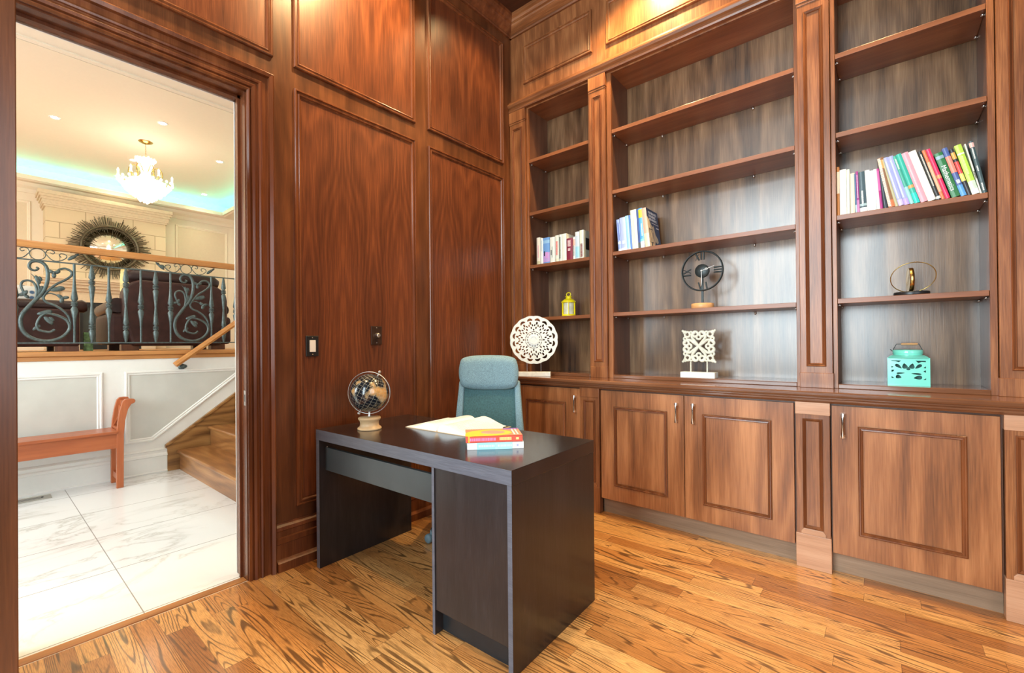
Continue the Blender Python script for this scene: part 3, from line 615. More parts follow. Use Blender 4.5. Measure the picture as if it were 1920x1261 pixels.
build('cover_drawing_lines', MB().box(th, th+.0018, .012, .017, .03, .14).box(th, th+.0018, .03, .035, .04, .13).box(th, th+.0018, .05, .055, .03, .12).box(th, th+.0018, .012, .075, .125, .131).box(th, th+.0018, .02, .07, .03, .036).box(th, th+.0018, .075, .08, .05, .11).box(th, th+.0018, .03, .05, .0, .03), dark, r)

G3 = 'long row of books in the right bookcase'
zl = 1.8525
RB = [
 (2.272, .012, .262, 0, .18, (.45, .17, .04), [(.45, .9, (.78, .60, .42))], [], None, 'thin orange-brown book standing upright against the left side, first of the long row'),
 (2.285, .029, .243, 0, .18, (.86, .82, .72), [], [], None, 'thick cream book, second in the long row'),
 (2.315, .013, .238, 0, .18, (.78, .83, .70), [], [], None, 'thin pale green-white book after the thick cream one'),
 (2.330, .019, .213, 0, .17, (.80, .68, .52), [], [], None, 'short tan book in the long row'),
 (2.351, .008, .207, -1.4, .17, (.10, .22, .36), [(.0, .2, (.5, .7, .78))], [], None, 'thin navy and light blue pamphlet in the long row'),
 (2.359, .011, .218, -1.6, .17, (.40, .06, .27), [(.0, .3, (.62, .25, .50))], [(.35, .9, .5, .3)], (.75, .5, .65), 'thin purple-magenta book beside the slate album'),
 (2.371, .029, .211, -2.2, .18, (.045, .085, .105), [(.0, .10, (.84, .85, .80)), (.14, .20, (.35, .48, .5))], [(.2, .5, .45, .25)], (.75, .80, .75), 'dark slate spine book with a white foot'),
 (2.401, .020, .214, -2.7, .17, (.78, .84, .80), [], [], None, 'white book just right of the slate spine'),
 (2.421, .018, .207, -3.2, .17, (.66, .82, .82), [], [], None, 'pale aqua book in the short left half of the long row'),
 (2.440, .013, .211, -3.6, .17, (.86, .83, .82), [], [], None, 'white spine sharing the gap with the magenta book'),
 (2.453, .011, .211, -3.8, .17, (.38, .03, .22), [(.45, .95, (.62, .12, .38))], [], None, 'dark magenta book next to the black book'),
 (2.465, .019, .197, -5.5, .17, (.012, .022, .035), [], [], None, 'black book leaning under the orange spined book'),
 (2.486, .026, .266, -9.4, .18, (.25, .12, .05), [(.0, .14, (.55, .17, .06)), (.78, .95, (.72, .33, .10))], [(.02, .97, .2, .42)], (.84, .72, .58), 'tall book with brown and orange spine starting the tall leaning half'),
 (2.512, .013, .255, -12.2, .17, (.42, .42, .26), [], [], None, 'thin olive book between the brown spine and the lavender pair'),
 (2.526, .020, .264, -13.3, .18, (.36, .40, .72), [(.0, .12, (.55, .50, .88))], [(.15, .9, .35, .25)], (.68, .76, .88), 'left one of the two lavender books'),
 (2.547, .021, .266, -13.6, .18, (.34, .38, .70), [(.0, .12, (.45, .35, .85))], [(.15, .9, .3, .25)], (.62, .72, .82), 'right one of the two lavender books'),
 (2.569, .015, .264, -14.6, .18, (.06, .38, .30), [(.0, .35, (.30, .62, .62))], [(.72, .93, .5, .4)], (.6, .8, .65), 'slim green-teal book with white lettering at the top'),
 (2.585, .021, .270, -14.8, .18, (.03, .42, .34), [(.30, .36, (.55, .34, .12)), (.0, .2, (.02, .60, .52))], [], None, 'teal book with a tan band across its spine'),
 (2.608, .026, .270, -15.2, .19, (.84, .34, .42), [], [(.2, .75, .35, .22)], (.86, .58, .62), 'pink book in the tall leaning half'),
 (2.635, .029, .270, -15.4, .19, (.86, .86, .74), [], [(.3, .55, .5, .2)], (.72, .80, .68), 'thick cream-white book between the pink and black books'),
 (2.665, .017, .262, -15.2, .18, (.022, .025, .024), [(.02, .07, (.55, .62, .60))], [(.28, .92, .5, .3)], (.62, .62, .55), 'black book with a small emblem at the foot of its spine'),
 (2.682, .013, .264, -15.2, .18, (.62, .19, .08), [(.15, .75, (.76, .42, .26))], [], None, 'orange book between the black and crimson books'),
 (2.696, .017, .264, -15.2, .18, (.72, .03, .12), [(.40, .47, (.62, .30, .14))], [], None, 'crimson book with a tan band across its spine'),
 (2.718, .030, .233, -15.2, .19, (.02, .17, .05), [(.86, .93, (.24, .38, .48))], [], None, 'green mathematics textbook with a white title and pale blue band'),
 (2.749, .020, .252, -15.0, .18, (.07, .12, .34), [(.0, .22, (.10, .34, .70)), (.48, .82, (.72, .26, .20))], [(.26, .33, .5, .6)], (.7, .78, .85), 'navy book with a salmon lettered block on its spine'),
 (2.770, .015, .240, -14.6, .18, (.03, .03, .04), [(.30, .46, (.80, .68, .18)), (.46, .72, (.70, .08, .08)), (.78, .92, (.72, .38, .10))], [], None, 'black book with red, yellow and orange spine blocks'),
 (2.786, .025, .252, -13.6, .19, (.42, .66, .07), [(.0, .10, (.84, .85, .80)), (.10, .26, (.55, .72, .55)), (.80, .83, (.80, .86, .60))], [(.4, .75, .5, .25)], (.62, .82, .32), 'lime green book with a white and mottled foot'),
 (2.812, .006, .250, -11.8, .18, (.80, .84, .78), [], [(.3, .45, .5, .7)], (.05, .05, .03), 'thin white book squeezed before the slate blue book'),
 (2.819, .016, .255, -10.0, .18, (.045, .085, .095), [(.88, .97, (.70, .45, .42))], [(.05, .18, .4, .3), (.42, .52, .4, .3), (.66, .86, .4, .3)], (.7, .75, .75), 'slate blue book leaning at the right end of the long row'),
]
for x, w, h, ln, d_, c, bands, marks, tcol, lab in RB:
    r, th = book(x, w, h, ln, zl, d_, c, lab, G3, None, bands, 2.990, tcol, marks)
    if 'green mathematics' in lab:
        M = Matrix(((0, 1, 0, th*.45), (0, 0, -1, -.0036), (-1, 0, 0, .165), (0, 0, 0, 1)))
        text('spine_title', 'Mathematics', .026, M, white, r)

# ================================================================= SHELF ORNAMENTS
# round openwork disc on stand (counter, left)
t = thing('carved_disc_ornament', 'round white openwork carved disc on a thin stand and white block, behind the chair', 'ornament', (0.34, 2.815, CT), math.radians(30))
def circ(cx, cy, r, n=24, sc=1.0, rot=0.0): return [(cx + r*math.cos(2*PI*k/n)*math.cos(rot) - r*sc*math.sin(2*PI*k/n)*math.sin(rot), cy + r*math.cos(2*PI*k/n)*math.sin(rot)+r*sc*math.sin(2*PI*k/n)*math.cos(rot)) for k in range(n)]
Rr = .186; outer = []
for k in range(192): a = 2*PI*k/192; rr = Rr + .004*abs(math.sin(8*a)); outer.append((rr*math.cos(a), rr*math.sin(a)))
loops = [outer]
for k in range(16):
    a0 = 2*PI*(k+.5)/16                      # crescents near the rim
    cr = []
    for j in range(9): s_ = -1+2*j/8; cr.append((.156+.016*(1-s_*s_), a0+s_*.15))
    for j in range(9): s_ = 1-2*j/8; cr.append((.150+.003*(1-s_*s_), a0+s_*.12))
    loops.append([(q*math.cos(w_), q*math.sin(w_)) for q, w_ in cr])
    loops.append(circ(.133*math.cos(a0), .133*math.sin(a0), .0125, 10, .6, a0))
    a1 = 2*PI*k/16
    for da in (-.08, .08): loops.append(circ(.116*math.cos(a1+da), .116*math.sin(a1+da), .0105, 10, .5, a1+da*5))
    loops.append(circ(.096*math.cos(a0), .096*math.sin(a0), .0095, 10, .6, a0))
    if k % 2 == 0: loops.append(circ(.080*math.cos(a1), .080*math.sin(a1), .0085, 10, .7, a1))
    ar = []
    for j in range(5): ar.append((.0675, a1-.16+.32*j/4))
    for j in range(5): ar.append((.0625, a1+.16-.32*j/4))
    loops.append([(q*math.cos(w_), q*math.sin(w_)) for q, w_ in ar])
for k in range(14):
    a = 2*PI*k/14; loops.append(circ(.050*math.cos(a), .050*math.sin(a), .0075, 8, .5, a+PI/2))
plate('carved_disc', loops, .010, mat_distress, t, Matrix.Translation((0, 0, .285)) @ UP)
build('disc_boss', MB().lathe([(0.001, -.004), (.012, -.004), (.02, 0), (.026, .003), (.034, .001), (.042, .0)], seg=32, M=Matrix.Translation((0, -.009, .285)) @ Matrix.Rotation(PI/2, 4, 'X')), mat_distress, t)
build('stand_rod', MB().tube([(.055, 0, .03), (.055, 0, .13)], .0022, 6).tube([(-.055, 0, .03), (-.055, 0, .13)], .0022, 6), mat_silver, t)
build('base_block', MB().box(-.13, .13, -.035, .035, .0, .034), mat_distress, t, bevel=.002)
# square openwork panel
t = thing('carved_square_ornament', 'square cream openwork scroll panel on two rods and a white block', 'ornament', (1.525, 3.04, LIP))
b = MB()
def loop_ring(cx, cz, r, rad=.0085, sx=1, sz=1): b.tube([(cx+r*sx*math.cos(2*PI*k/20), 0, cz+r*sz*math.sin(2*PI*k/20)) for k in range(20)], rad, 8, True, 1.2, (0, 1, 0))
zc = .205; q = .1
for sgn in (-1, 1):
    for u in (-1, 1):
        loop_ring(u*.0215, zc+sgn*.080, .0165); loop_ring(sgn*.080, zc+u*.0215, .0165)
        loop_ring(u*.072, zc+sgn*.078, .017, .0075); loop_ring(u*.088, zc+sgn*.092, .008, .006)
        loop_ring(u*.050, zc+sgn*.086, .010, .0065); loop_ring(u*.086, zc+sgn*.050, .010, .0065)
        b.tube(spline([(0, 0, zc), (u*.022, 0, zc+sgn*.030), (u*.041, 0, zc+sgn*.055), (u*.040, 0, zc+sgn*.078), (u*.022, 0, zc+sgn*.092)], 5), .0088, 8, False, 1.2, (0, 1, 0))
        b.tube(spline([(0, 0, zc), (u*.030, 0, zc+sgn*.022), (u*.055, 0, zc+sgn*.041), (u*.078, 0, zc+sgn*.040), (u*.092, 0, zc+sgn*.022)], 5), .0088, 8, False, 1.2, (0, 1, 0))
        b.tube([(u*.084, 0, zc+sgn*.086), (u*.106, 0, zc+sgn*.106)], [.010, .007], 8, False, 1.2, (0, 1, 0))
    loop_ring(0, zc+sgn*.060, .014, .0075); loop_ring(sgn*.060, zc, .014, .0075)
build('scroll_panel', b, mat_distress2, t)
for x in (-.052, .052): build('rod', MB().tube([(x, 0, .03), (x, 0, .115)], .0045, 8), mat_distress2, t)
build('base_block', MB().box(-.108, .108, -.04, .04, 0, .036), mat_distress, t, bevel=.002)
# skeleton clock
t = thing('skeleton_clock', 'black skeleton table clock with roman numerals on a round wooden base', 'clock', (1.545, 3.065, 1.394))
zc = .248; R0 = .128
build('rim', MB().tube([(R0*math.cos(2*PI*k/64), -.004, zc+R0*math.sin(2*PI*k/64)) for k in range(64)], .0052, 8, True, 2.8, (0, 1, 0)), mat_blackm, t)
build('hub', MB().lathe([(.001, 0), (.044, 0), (.044, .024), (.042, .026), (.001, .026)], seg=40, M=Matrix.Translation((0, .012, zc)) @ Matrix.Rotation(PI/2, 4, 'X')), mat_blackm, t)
build('post', MB().box(-.007, .007, -.004, .004, .03, zc-.03).box(-.003, .003, -.003, .003, zc-.128, zc-.04), mat_blackm, t)
def numeral(bars):
    nb = MB()
    for q in bars: nb.tube([(q[0], -.002, zc+q[1]), (q[2], -.002, zc+q[3])], (q[4]*1.3) if len(q) > 4 else .0048, 4, False, 1.0, (0, 1, 0))
    build('numeral', nb, mat_blackm, t)
numeral([(-.042, .118, -.018, .072), (-.018, .118, -.042, .072, .002), (-.005, .122, -.005, .074), (.012, .122, .012, .074)])
numeral([(.072, dz, .122, dz) for dz in (-.016, 0, .016)])
numeral([(-.072, .018, -.122, -.008), (-.122, .018, -.072, -.008, .002), (-.124, -.022, -.072, -.022)])
numeral([(-.024, -.074, -.010, -.126), (.004, -.074, -.010, -.126), (.022, -.074, .030, -.122)])

hd = MB().tube([(0, -.018, zc), (.052, -.018, zc+.016)], .0018, 6).tube([(.030+.008*math.cos(2*PI*k/12), -.018, zc+.0095+.006*math.sin(2*PI*k/12)) for k in range(12)], .0015, 6, True).tube([(.05, -.018, zc+.0155), (.080, -.018, zc+.026)], [.002, .0005], 6)
build('hour_hand', hd, mat_whitep, t)
build('minute_hand', MB().tube([(0, -.020, zc), (.0, -.020, zc-.06), (.001, -.020, zc-.098)], [.0018, .0028, .0005], 6).sphere((0, -.019, zc), .0065, 12), mat_whitep, t)
build('base', MB().lathe([(.001, 0), (.068, 0), (.070, .003), (.070, .030), (.067, .033), (.001, .033)], seg=48), mat_bamboo, t)
# yellow lantern
t = thing('candle_lantern', 'small yellow metal candle lantern on the lowest shelf of the corner bookcase', 'lantern', (.492, 3.09, 1.390))
build('lantern_base', MB().lathe([(.001, 0), (.060, 0), (.062, .004), (.062, .014), (.056, .018), (.001, .018)], seg=6), mat_yellow, t)
build('roof', MB().lathe([(.056, .112), (.062, .114), (.062, .120), (.046, .134), (.034, .142), (.024, .146), (.022, .158), (.03, .160), (.026, .166), (.001, .168)], seg=24), mat_yellow, t)
pb = MB()
for k in range(6): a = 2*PI*k/6; pb.box(-.005, .005, -.003, .003, .014, .116, Matrix.Translation((.055*math.cos(a), .055*math.sin(a), 0)) @ Matrix.Rotation(a, 4, 'Z'))
build('posts', pb, mat_yellow, t)
build('pane', MB().lathe([(.046, .016), (.046, .114)], seg=6), plain('lantern_pane', (.72, .74, .60), .15, var=.15, scale=25), t)
build('carry_ring', MB().tube([(.020*math.cos(2*PI*k/20), 0, .180+.016*math.sin(2*PI*k/20)) for k in range(20)], .004, 8, True), mat_yellow, t)
# brass orbit sculpture
t = thing('ring_sculpture', 'two brass rings on a round black base, on the right bookcase shelf', 'sculpture', (2.572, 3.07, 1.401))
build('base', MB().lathe([(.001, 0), (.070, 0), (.071, .003), (.071, .017), (.069, .020), (.001, .020)], seg=48), mat_black, t)
M = Matrix.Translation((.006, 0, .020+.075)) @ Matrix.Rotation(math.radians(-10), 4, 'Y') @ Matrix.Rotation(math.radians(22), 4, 'X')
build('large_ring', MB().tube([M @ Vector((.088*math.cos(2*PI*k/64), 0, .078*math.sin(2*PI*k/64))) for k in range(64)], .0022, 8, True, 2.6, (0, 1, 0)), mat_gold, t)
M2 = Matrix.Translation((-.004, 0, .083)) @ Matrix.Rotation(math.radians(6), 4, 'Z') @ Matrix.Rotation(PI/2, 4, 'Y')
build('small_ring', MB().lathe([(.0600, -.0085), (.0612, -.0085), (.0612, .0085), (.0600, .0085), (.0600, -.0085)], seg=64, M=M2), mat_gold, t)
# mint lantern
t = thing('ceramic_lantern', 'mint green ceramic lantern with leaf cut-outs and a wire handle', 'lantern', (2.556, 3.12, LIP))
W2, H2, D2 = .082, .142, .070
def leaf(cx, cy, ln_, wd, ang):
    pts = []; ln_ *= 1.15; wd *= 1.4
    for k in range(16): a = 2*PI*k/16; u = ln_/2*math.cos(a); v = wd/2*math.sin(a)*(1-.55*math.cos(a)); pts.append((cx+u*math.cos(ang)-v*math.sin(ang), cy+u*math.sin(ang)+v*math.cos(ang)))
    return pts
out = [(-W2, 0), (W2, 0), (W2, H2), (-W2, H2)]
H = [leaf(-.014, .100, .024, .014, math.radians(100)), leaf(.014, .100, .024, .014, math.radians(80)), leaf(-.038, .098, .028, .010, math.radians(-40)), leaf(.038, .098, .028, .010, math.radians(220)),
     leaf(0, .087, .014, .010, PI/2), leaf(-.030, .063, .028, .005, math.radians(5)), leaf(.030, .061, .034, .006, math.radians(175)), leaf(-.038, .044, .020, .013, math.radians(-20)), leaf(.036, .042, .028, .013, math.radians(190)),
     [(-.066, .128), (-.028, .128), (-.036, .119), (-.050, .124), (-.066, .125)], [(.028, .128), (.066, .128), (.066, .121), (.050, .122), (.038, .116)],
     [(-.066, .100), (-.057, .094), (-.066, .090)], [(.066, .100), (.066, .090), (.057, .092)], [(-.066, .080), (-.055, .080), (-.058, .072), (-.066, .068)], [(.066, .080), (.066, .068), (.056, .074)],
     [(-.066, .046), (-.055, .038), (-.066, .036)], [(.066, .040), (.066, .032), (.055, .032)]]
plate('front_plate', [out]+H, .006, mat_teal, t, Matrix.Translation((0, -D2+.004, 0)) @ UP)
build('shade_liner', MB().box(-W2+.007, W2-.007, -.02, -.018, .006, H2-.006).box(-W2+.007, -W2+.008, -D2+.009, -.02, .006, H2-.002).box(W2-.008, W2-.007, -D2+.009, -.02, .006, H2-.002).box(-W2+.008, W2-.008, -D2+.009, -.02, H2-.004, H2-.003), mat_tealshade, t)  # added dark sheets, painted shade behind the cut-outs
build('body', MB().box(-W2, -W2+.006, -D2+.004, D2, 0, H2).box(W2-.006, W2, -D2+.004, D2, 0, H2).box(-W2, W2, D2-.006, D2, 0, H2).box(-W2, W2, -D2+.004, D2, 0, .006), mat_teal, t, bevel=.002)
build('shoulder', MB().lathe([(.112, .140), (.104, .148), (.085, .156)], seg=4, M=Matrix.Rotation(PI/4, 4, 'Z')).lathe([(.060, .150), (.058, .158), (.061, .162), (.061, .180), (.056, .183), (.052, .180), (.052, .150)], seg=40), mat_teal, t)
wr = MB().tube([(-.060, 0, .176), (-.044, 0, .212), (.044, 0, .212), (.060, 0, .176)], .0018, 6).tube([(-.060, 0, .172), (-.062, 0, .178), (-.070, 0, .184)], .0018, 6)
build('handle_wire', wr, mat_blackm, t)
build('handle_grip', MB().tube([(-.026, 0, .212), (-.02, 0, .212), (.036, 0, .212), (.040, 0, .212)], [.004, .0055, .0055, .004], 10), mat_bamboo, t)

# ================================================================= SWITCHES
t = thing('light_switch', 'black light switch plate with a white rocker on the panelled wall', 'light switch', (0.004, 1.204, 1.171))
build('plate', MB().box(0, .006, -.036, .036, -.057, .057), mat_black, t, bevel=.002)
build('rocker', MB().box(.004, .011, -.017, .017, -.033, .033), mat_whitep, t, bevel=.0015)
build('screw', MB().sphere((.006, 0, .046), .003, 8).sphere((.006, 0, -.046), .003, 8), mat_silver, t)
t = thing('dimmer_switch', 'brown metal dimmer plate with a round knob on the panelled wall', 'dimmer switch', (0.004, 1.615, 1.234))
build('plate', MB().box(0, .006, -.038, .038, -.058, .058), mat_bronze, t, bevel=.002)
build('knob', MB().lathe([(.001, .030), (.012, .030), (.014, .027), (.015, .006), (.015, 0)], seg=24, M=Matrix.Rotation(PI/2, 4, 'Y')), mat_silver, t)
build('screw', MB().sphere((.006, 0, .047), .003, 8).sphere((.006, 0, -.047), .003, 8), mat_silver, t)

# ================================================================= DESK
A = math.radians(1.8)
t = thing('desk', 'black-brown rectangular writing desk in the middle of the wooden floor', 'desk', (0.135, 1.157, 0), A)
Lx, Dy, T = 1.318, .612, .055
b = MB().box(0, Lx, 0, Dy, .73-T, .73); o = build('desk_top', b, [mat_desk, mat_deskedge], t, bevel=.0015)
for p in o.data.polygons:
    if p.normal.y < -.9: p.material_index = 1
def side(x0, x1, nm):
    o = build(nm, MB().box(x0, x1, 0.001, Dy-.002, 0, .73-T-.0003), [mat_deskv, mat_deskedge], t, bevel=.001)
    for p in o.data.polygons:
        if p.normal.y < -.9: p.material_index = 1
side(0, .030, 'left_panel'); side(Lx-.022, Lx-.001, 'right_panel'); side(.903, .918, 'inner_panel')
build('modesty_rail', MB().box(.030, .903, .035, .052, .512, .632), mat_deskgrey, t, bevel=.001)
build('pedestal_back', MB().box(.918, Lx-.022, .006, .022, .10, .675), mat_deskv, t, bevel=.001)
build('pedestal_plinth', MB().box(.918, Lx-.022, .045, .060, 0, .10), mat_black, t)
for k, (z0, z1) in enumerate(((.10, .36), (.365, .52), (.525, .670))):
    d = build('drawer', MB().box(.920, Lx-.024, Dy-.022, Dy-.002+(.012 if k == 2 else 0), z0, z1), mat_deskv, t, bevel=.001)
build('screw', MB().sphere((.11, .002, .652), .003, 6), mat_silver, t)

# globe
t = thing('desk_globe', 'small antique-style black globe on a turned wooden base, on the desk', 'globe', (.362, 1.335, .7302), math.radians(40))
gz = .192
build('base', MB().lathe([(.001, 0), (.060, 0), (.062, .004), (.060, .010), (.050, .017), (.047, .030), (.049, .044), (.056, .052), (.058, .058), (.055, .064), (.020, .067), (.001, .067)], seg=40), mat_palewood, t)
build('stem', MB().lathe([(.010, .065), (.006, .072), (.005, .090)], seg=12), mat_silver, t)
ax = math.radians(27)
Mg = Matrix.Translation((0, 0, gz)) @ Matrix.Rotation(ax, 4, 'Y')
g = build('ball', MB().sphere((0, 0, 0), .1, 48), mat_globe, t); g.location = (0, 0, gz); g.rotation_euler = (0, ax, 0)
build('meridian_ring', MB().tube([(.110*math.cos(2*PI*k/64), 0, gz+.110*math.sin(2*PI*k/64)) for k in range(64)], .0022, 8, True, 3.2, (0, 1, 0)), mat_silver, t)
build('finial', MB().sphere(tuple(Mg @ Vector((0, 0, .122))), .0085, 14).tube([Mg @ Vector((0, 0, .1)), Mg @ Vector((0, 0, .118))], .003, 8), mat_silver, t)
build('finial', MB().sphere(tuple(Mg @ Vector((0, 0, -.122))), .0085, 14).tube([Mg @ Vector((0, 0, -.1)), Mg @ Vector((0, 0, -.118))], .003, 8), mat_silver, t)

# open book
t = thing('open_book', 'large open book with white pages lying on the desk', 'book', (.700, 1.655, .7302), math.radians(3))
def pagemesh(sg):
    b = MB(); nu, nv = 14, 2; vs = []
    for i in range(nu+1):
        u = i/nu; x = sg*(.004+.225*u); z = .006 + .034*math.sin(PI*min(1, u*1.05)**.55)*(1-u*.55) + .003*math.sin(6*u)
        for j in range(nv+1): vs.append((x, -.155+.31*j/nv, z + (.004*math.sin(3*u+sg) if j == nv else 0)))
    fs = [(i*(nv+1)+j, (i+1)*(nv+1)+j, (i+1)*(nv+1)+j+1, i*(nv+1)+j+1) for i in range(nu) for j in range(nv)]
    nt_ = len(vs); vs2 = [(x, y, .003) for x, y, z in vs]
    b.add(vs, fs, True); b.add(vs2, [f[::-1] for f in fs])
    for j in (0, nv):
        for i in range(nu):
            b.add([vs[i*(nv+1)+j], vs[(i+1)*(nv+1)+j], vs2[(i+1)*(nv+1)+j], vs2[i*(nv+1)+j]], [(0, 1, 2, 3)])
    b.add([vs[-3], vs[-1], vs2[-1], vs2[-3]], [(0, 1, 2, 3)])
    return b
mat_openpg = plain('open_page', (.84, .87, .88), .7, var=.03, scale=60)
build('page_block', pagemesh(-1), mat_openpg, t); build('page_block', pagemesh(1), mat_openpg, t)
build('cover', MB().box(-.236, .236, -.16, .16, 0, .003), cmat((.66, .50, .32)), t)
lb = MB(); rnd = random.Random(3)
def pz(u): return .006 + .034*math.sin(PI*min(1, u*1.05)**.55)*(1-u*.55) + .003*math.sin(6*u)
for sg in (-1, 1):
    for k in range(20):
        y = .135-k*.0135
        for i in range(9):
            u0 = .12+i*.088; u1 = u0+.08
            if rnd.random() < .12: continue
            lb.add([(sg*(.004+.225*u0), y, pz(u0)+.0012), (sg*(.004+.225*u1), y, pz(u1)+.0012), (sg*(.004+.225*u1), y+.003, pz(u1)+.0012), (sg*(.004+.225*u0), y+.003, pz(u0)+.0012)], [(0, 1, 2, 3)])
build('printed_lines', lb, plain('grey_print', (.56, .60, .62), .8), t)

# two stacked books on the desk
ang = math.radians(46)
def flat_book(loc, w, d_, h, spine, top, label, edge_bands, rz, cat_group):
    t = thing('paperback_book', label, 'book', loc, rz, cat_group); c = .0018
    b = MB().box(0, w, 0, d_, 0, c).box(0, w, 0, d_, h-c, h).box(0, w, 0, c, 0, h)
    o = build('cover', b, [cmat(spine), cmat(top)], t)
    for p in o.data.polygons:
        if p.normal.z > .9 and p.center.z > h-.001: p.material_index = 1
    build('pages', MB().box(.003, w-.003, c, d_-.003, c, h-c), mat_page, t)
    for u0, u1, cc in edge_bands: build('spine_band', MB().box(w*u0, w*u1, -.0006, .0006, .0004, h-.0004), cmat(cc), t)
    return t
SP = (1.112, 1.318, .7302)
t = flat_book(SP, .238, .160, .029, (.86, .84, .82), (.8, .8, .78), 'white and light blue paperback lying on the desk beneath the red one', [(.17, .50, (.35, .70, .80)), (.505, .80, (.42, .76, .82))], ang, 'stacked paperbacks on the desk')
mk = MB(); rnd = random.Random(5)
for u0, u1 in ((.20, .47), (.54, .77)):
    x = .238*u0
    while x < .238*u1: l = rnd.uniform(.003, .006); mk.box(x, x+l, -.0012, 0, .010, .019); x += l+.0018
build('spine_lettering', mk, cmat((.66, .86, .9)), t)
build('cover_emblem', MB().box(.208, .216, -.0012, 0, .010, .020), cmat((.4, .4, .55)), t)
off = Matrix.Rotation(ang, 4, 'Z') @ Vector((-.003, -.003, 0))
t = flat_book((SP[0]+off.x-.004, SP[1]+off.y, .7302+.0293), .240, .158, .027, (.80, .10, .06), (.86, .30, .16), 'red and orange paperback with a yellow swirl, on top of the white one', [(.04, .07, (.90, .45, .05))], ang+.01, 'stacked paperbacks on the desk')
mk = MB(); x = .016
while x < .125: l = rnd.uniform(.004, .008); mk.box(x, x+l, -.0012, 0, .007, .019); x += l+.002
build('spine_lettering', mk, cmat((.88, .25, .42)), t)
mk = MB(); x = .142
while x < .190: l = rnd.uniform(.003, .005); mk.box(x, x+l, -.0012, 0, .008, .020); x += l+.0015
build('spine_lettering', mk, cmat((.90, .68, .25)), t); build('spine_emblem', MB().box(.212, .224, -.0012, 0, .009, .018), cmat((.90, .68, .25)), t)
plate('cover_swirl', [[(p.x, p.y) for p in spline([(.004, .002, 0), (.06, .002, 0), (.14, .006, 0), (.20, .05, 0), (.175, .11, 0), (.11, .14, 0), (.05, .12, 0), (.004, .08, 0)], 5, True)]], .0006, cmat((.88, .62, .04)), t, Matrix.Translation((0, 0, .0275)))
plate('cover_swirl', [[(p.x, p.y) for p in spline([(.08, .05, 0), (.15, .04, 0), (.17, .08, 0), (.12, .115, 0), (.07, .09, 0)], 5, True)]], .0006, cmat((.86, .34, .26)), t, Matrix.Translation((0, 0, .0281)))
build('cover_stripes', MB().box(.205, .212, .02, .15, .0272, .0279).box(.220, .226, .02, .15, .0272, .0279), cmat((.86, .82, .8)), t)
build('cover_corner', MB().box(.170, .238, .135, .156, .0272, .0282), cmat((.25, .10, .42)), t)

# ================================================================= OFFICE CHAIR
t = thing('office_chair', 'blue-grey fabric office chair with headrest and teal mesh back, behind the desk', 'office chair', (.57, 1.965, 0), math.radians(31))
ZB = 1
def cpoint(k): a = math.radians(-128-31+72*k); return (.30*math.cos(a), .30*math.sin(a))
for k in range(5):
    x, y = cpoint(k)
    lg = build('base_leg', MB().tube([(0, 0, .115), (x*.5, y*.5, .105), (x, y, .075)], [.026, .02, .014], 8), mat_black, t)
    ct = build('caster', MB().lathe([(.001, -.020), (.020, -.020), (.026, -.014), (.027, -.004), (.027, .004), (.026, .014), (.020, .020), (.001, .020)], seg=24, M=Matrix.Translation((x*1.04, y*1.04, .0275)) @ Matrix.Rotation(math.radians(-150+72*k)+.6, 4, 'Z') @ Matrix.Rotation(PI/2, 4, 'Y')).tube([(x, y, .03), (x, y, .075)], .008, 8), mat_caster, t)
build('gas_lift', MB().lathe([(.030, .09), (.030, .20), (.018, .21), (.018, .40)], seg=20), mat_black, t)
build('seat', MB().box(-.24, .24, -.24, .23, .42, .50), mat_fabric, t, bevel=.035, seg=4, smooth=True)
# back: tapered frame, leaning slightly back
def bk(w0, w1, z0, z1, y0, y1, nm, mat, bev, th_):
    b = MB(); pts = [(-w0, z0), (w0, z0), (w1, z1), (-w1, z1)]
    vs = [(u, (y0 if z == z0 else y1)-th_/2, z) for u, z in pts] + [(u, (y0 if z == z0 else y1)+th_/2, z) for u, z in pts]
    b.add(vs, [(0, 1, 2, 3), (7, 6, 5, 4), (0, 4, 5, 1), (1, 5, 6, 2), (2, 6, 7, 3), (3, 7, 4, 0)])
    return build(nm, b, mat, t, bevel=bev, seg=3, smooth=True)
for sg in (-1, 1):
    b = MB()
    z0, z1, y0, y1 = .52, .93, .235, .275
    a0, a1 = sg*.240, sg*.205; c0, c1 = sg*.186, sg*.168
    vs = [(a0, y0-.018, z0), (c0, y0-.018, z0), (c1, y1-.018, z1), (a1, y1-.018, z1), (a0, y0+.022, z0), (c0, y0+.022, z0), (c1, y1+.022, z1), (a1, y1+.022, z1)]
    b.add(vs, [(0, 1, 2, 3), (7, 6, 5, 4), (0, 4, 5, 1), (1, 5, 6, 2), (2, 6, 7, 3), (3, 7, 4, 0)])
    build('back_frame', b, mat_fabric, t, bevel=.012, seg=3, smooth=True)
bk(.190, .172, .53, .94, .242, .282, 'mesh_back', mat_mesh, .003, .012)
# headrest: curved pad
b = MB(); nu, nv = 18, 10; vs = []
for side_ in (0, 1):
    for i in range(nu+1):
        for j in range(nv+1):
            u = -1+2*i/nu; v = -1+2*j/nv
            # squircle mapping keeps rounded corners
            x = .203*u*(1-.10*v*v*u*u*abs(u)) ; z = .985+.108*v*(1-.16*u*u*u*u*abs(v)) - (.010*(1-u*u) if v < 0 else -.008*(1-u*u))*abs(v)
            e = max(0, 1-abs(u)**8)**.5 * max(0, 1-abs(v)**6)**.5
            y = .262 + .020*v*0 + (-1 if side_ == 0 else 1)*(.003+.030*e) - .020*(u*u)
            vs.append((x, y, z))
N = (nu+1)*(nv+1); fs = []
for i in range(nu):
    for j in range(nv):
        a_ = i*(nv+1)+j; fs.append((a_, a_+nv+1, a_+nv+2, a_+1)); fs.append((N+a_+1, N+a_+nv+2, N+a_+nv+1, N+a_))
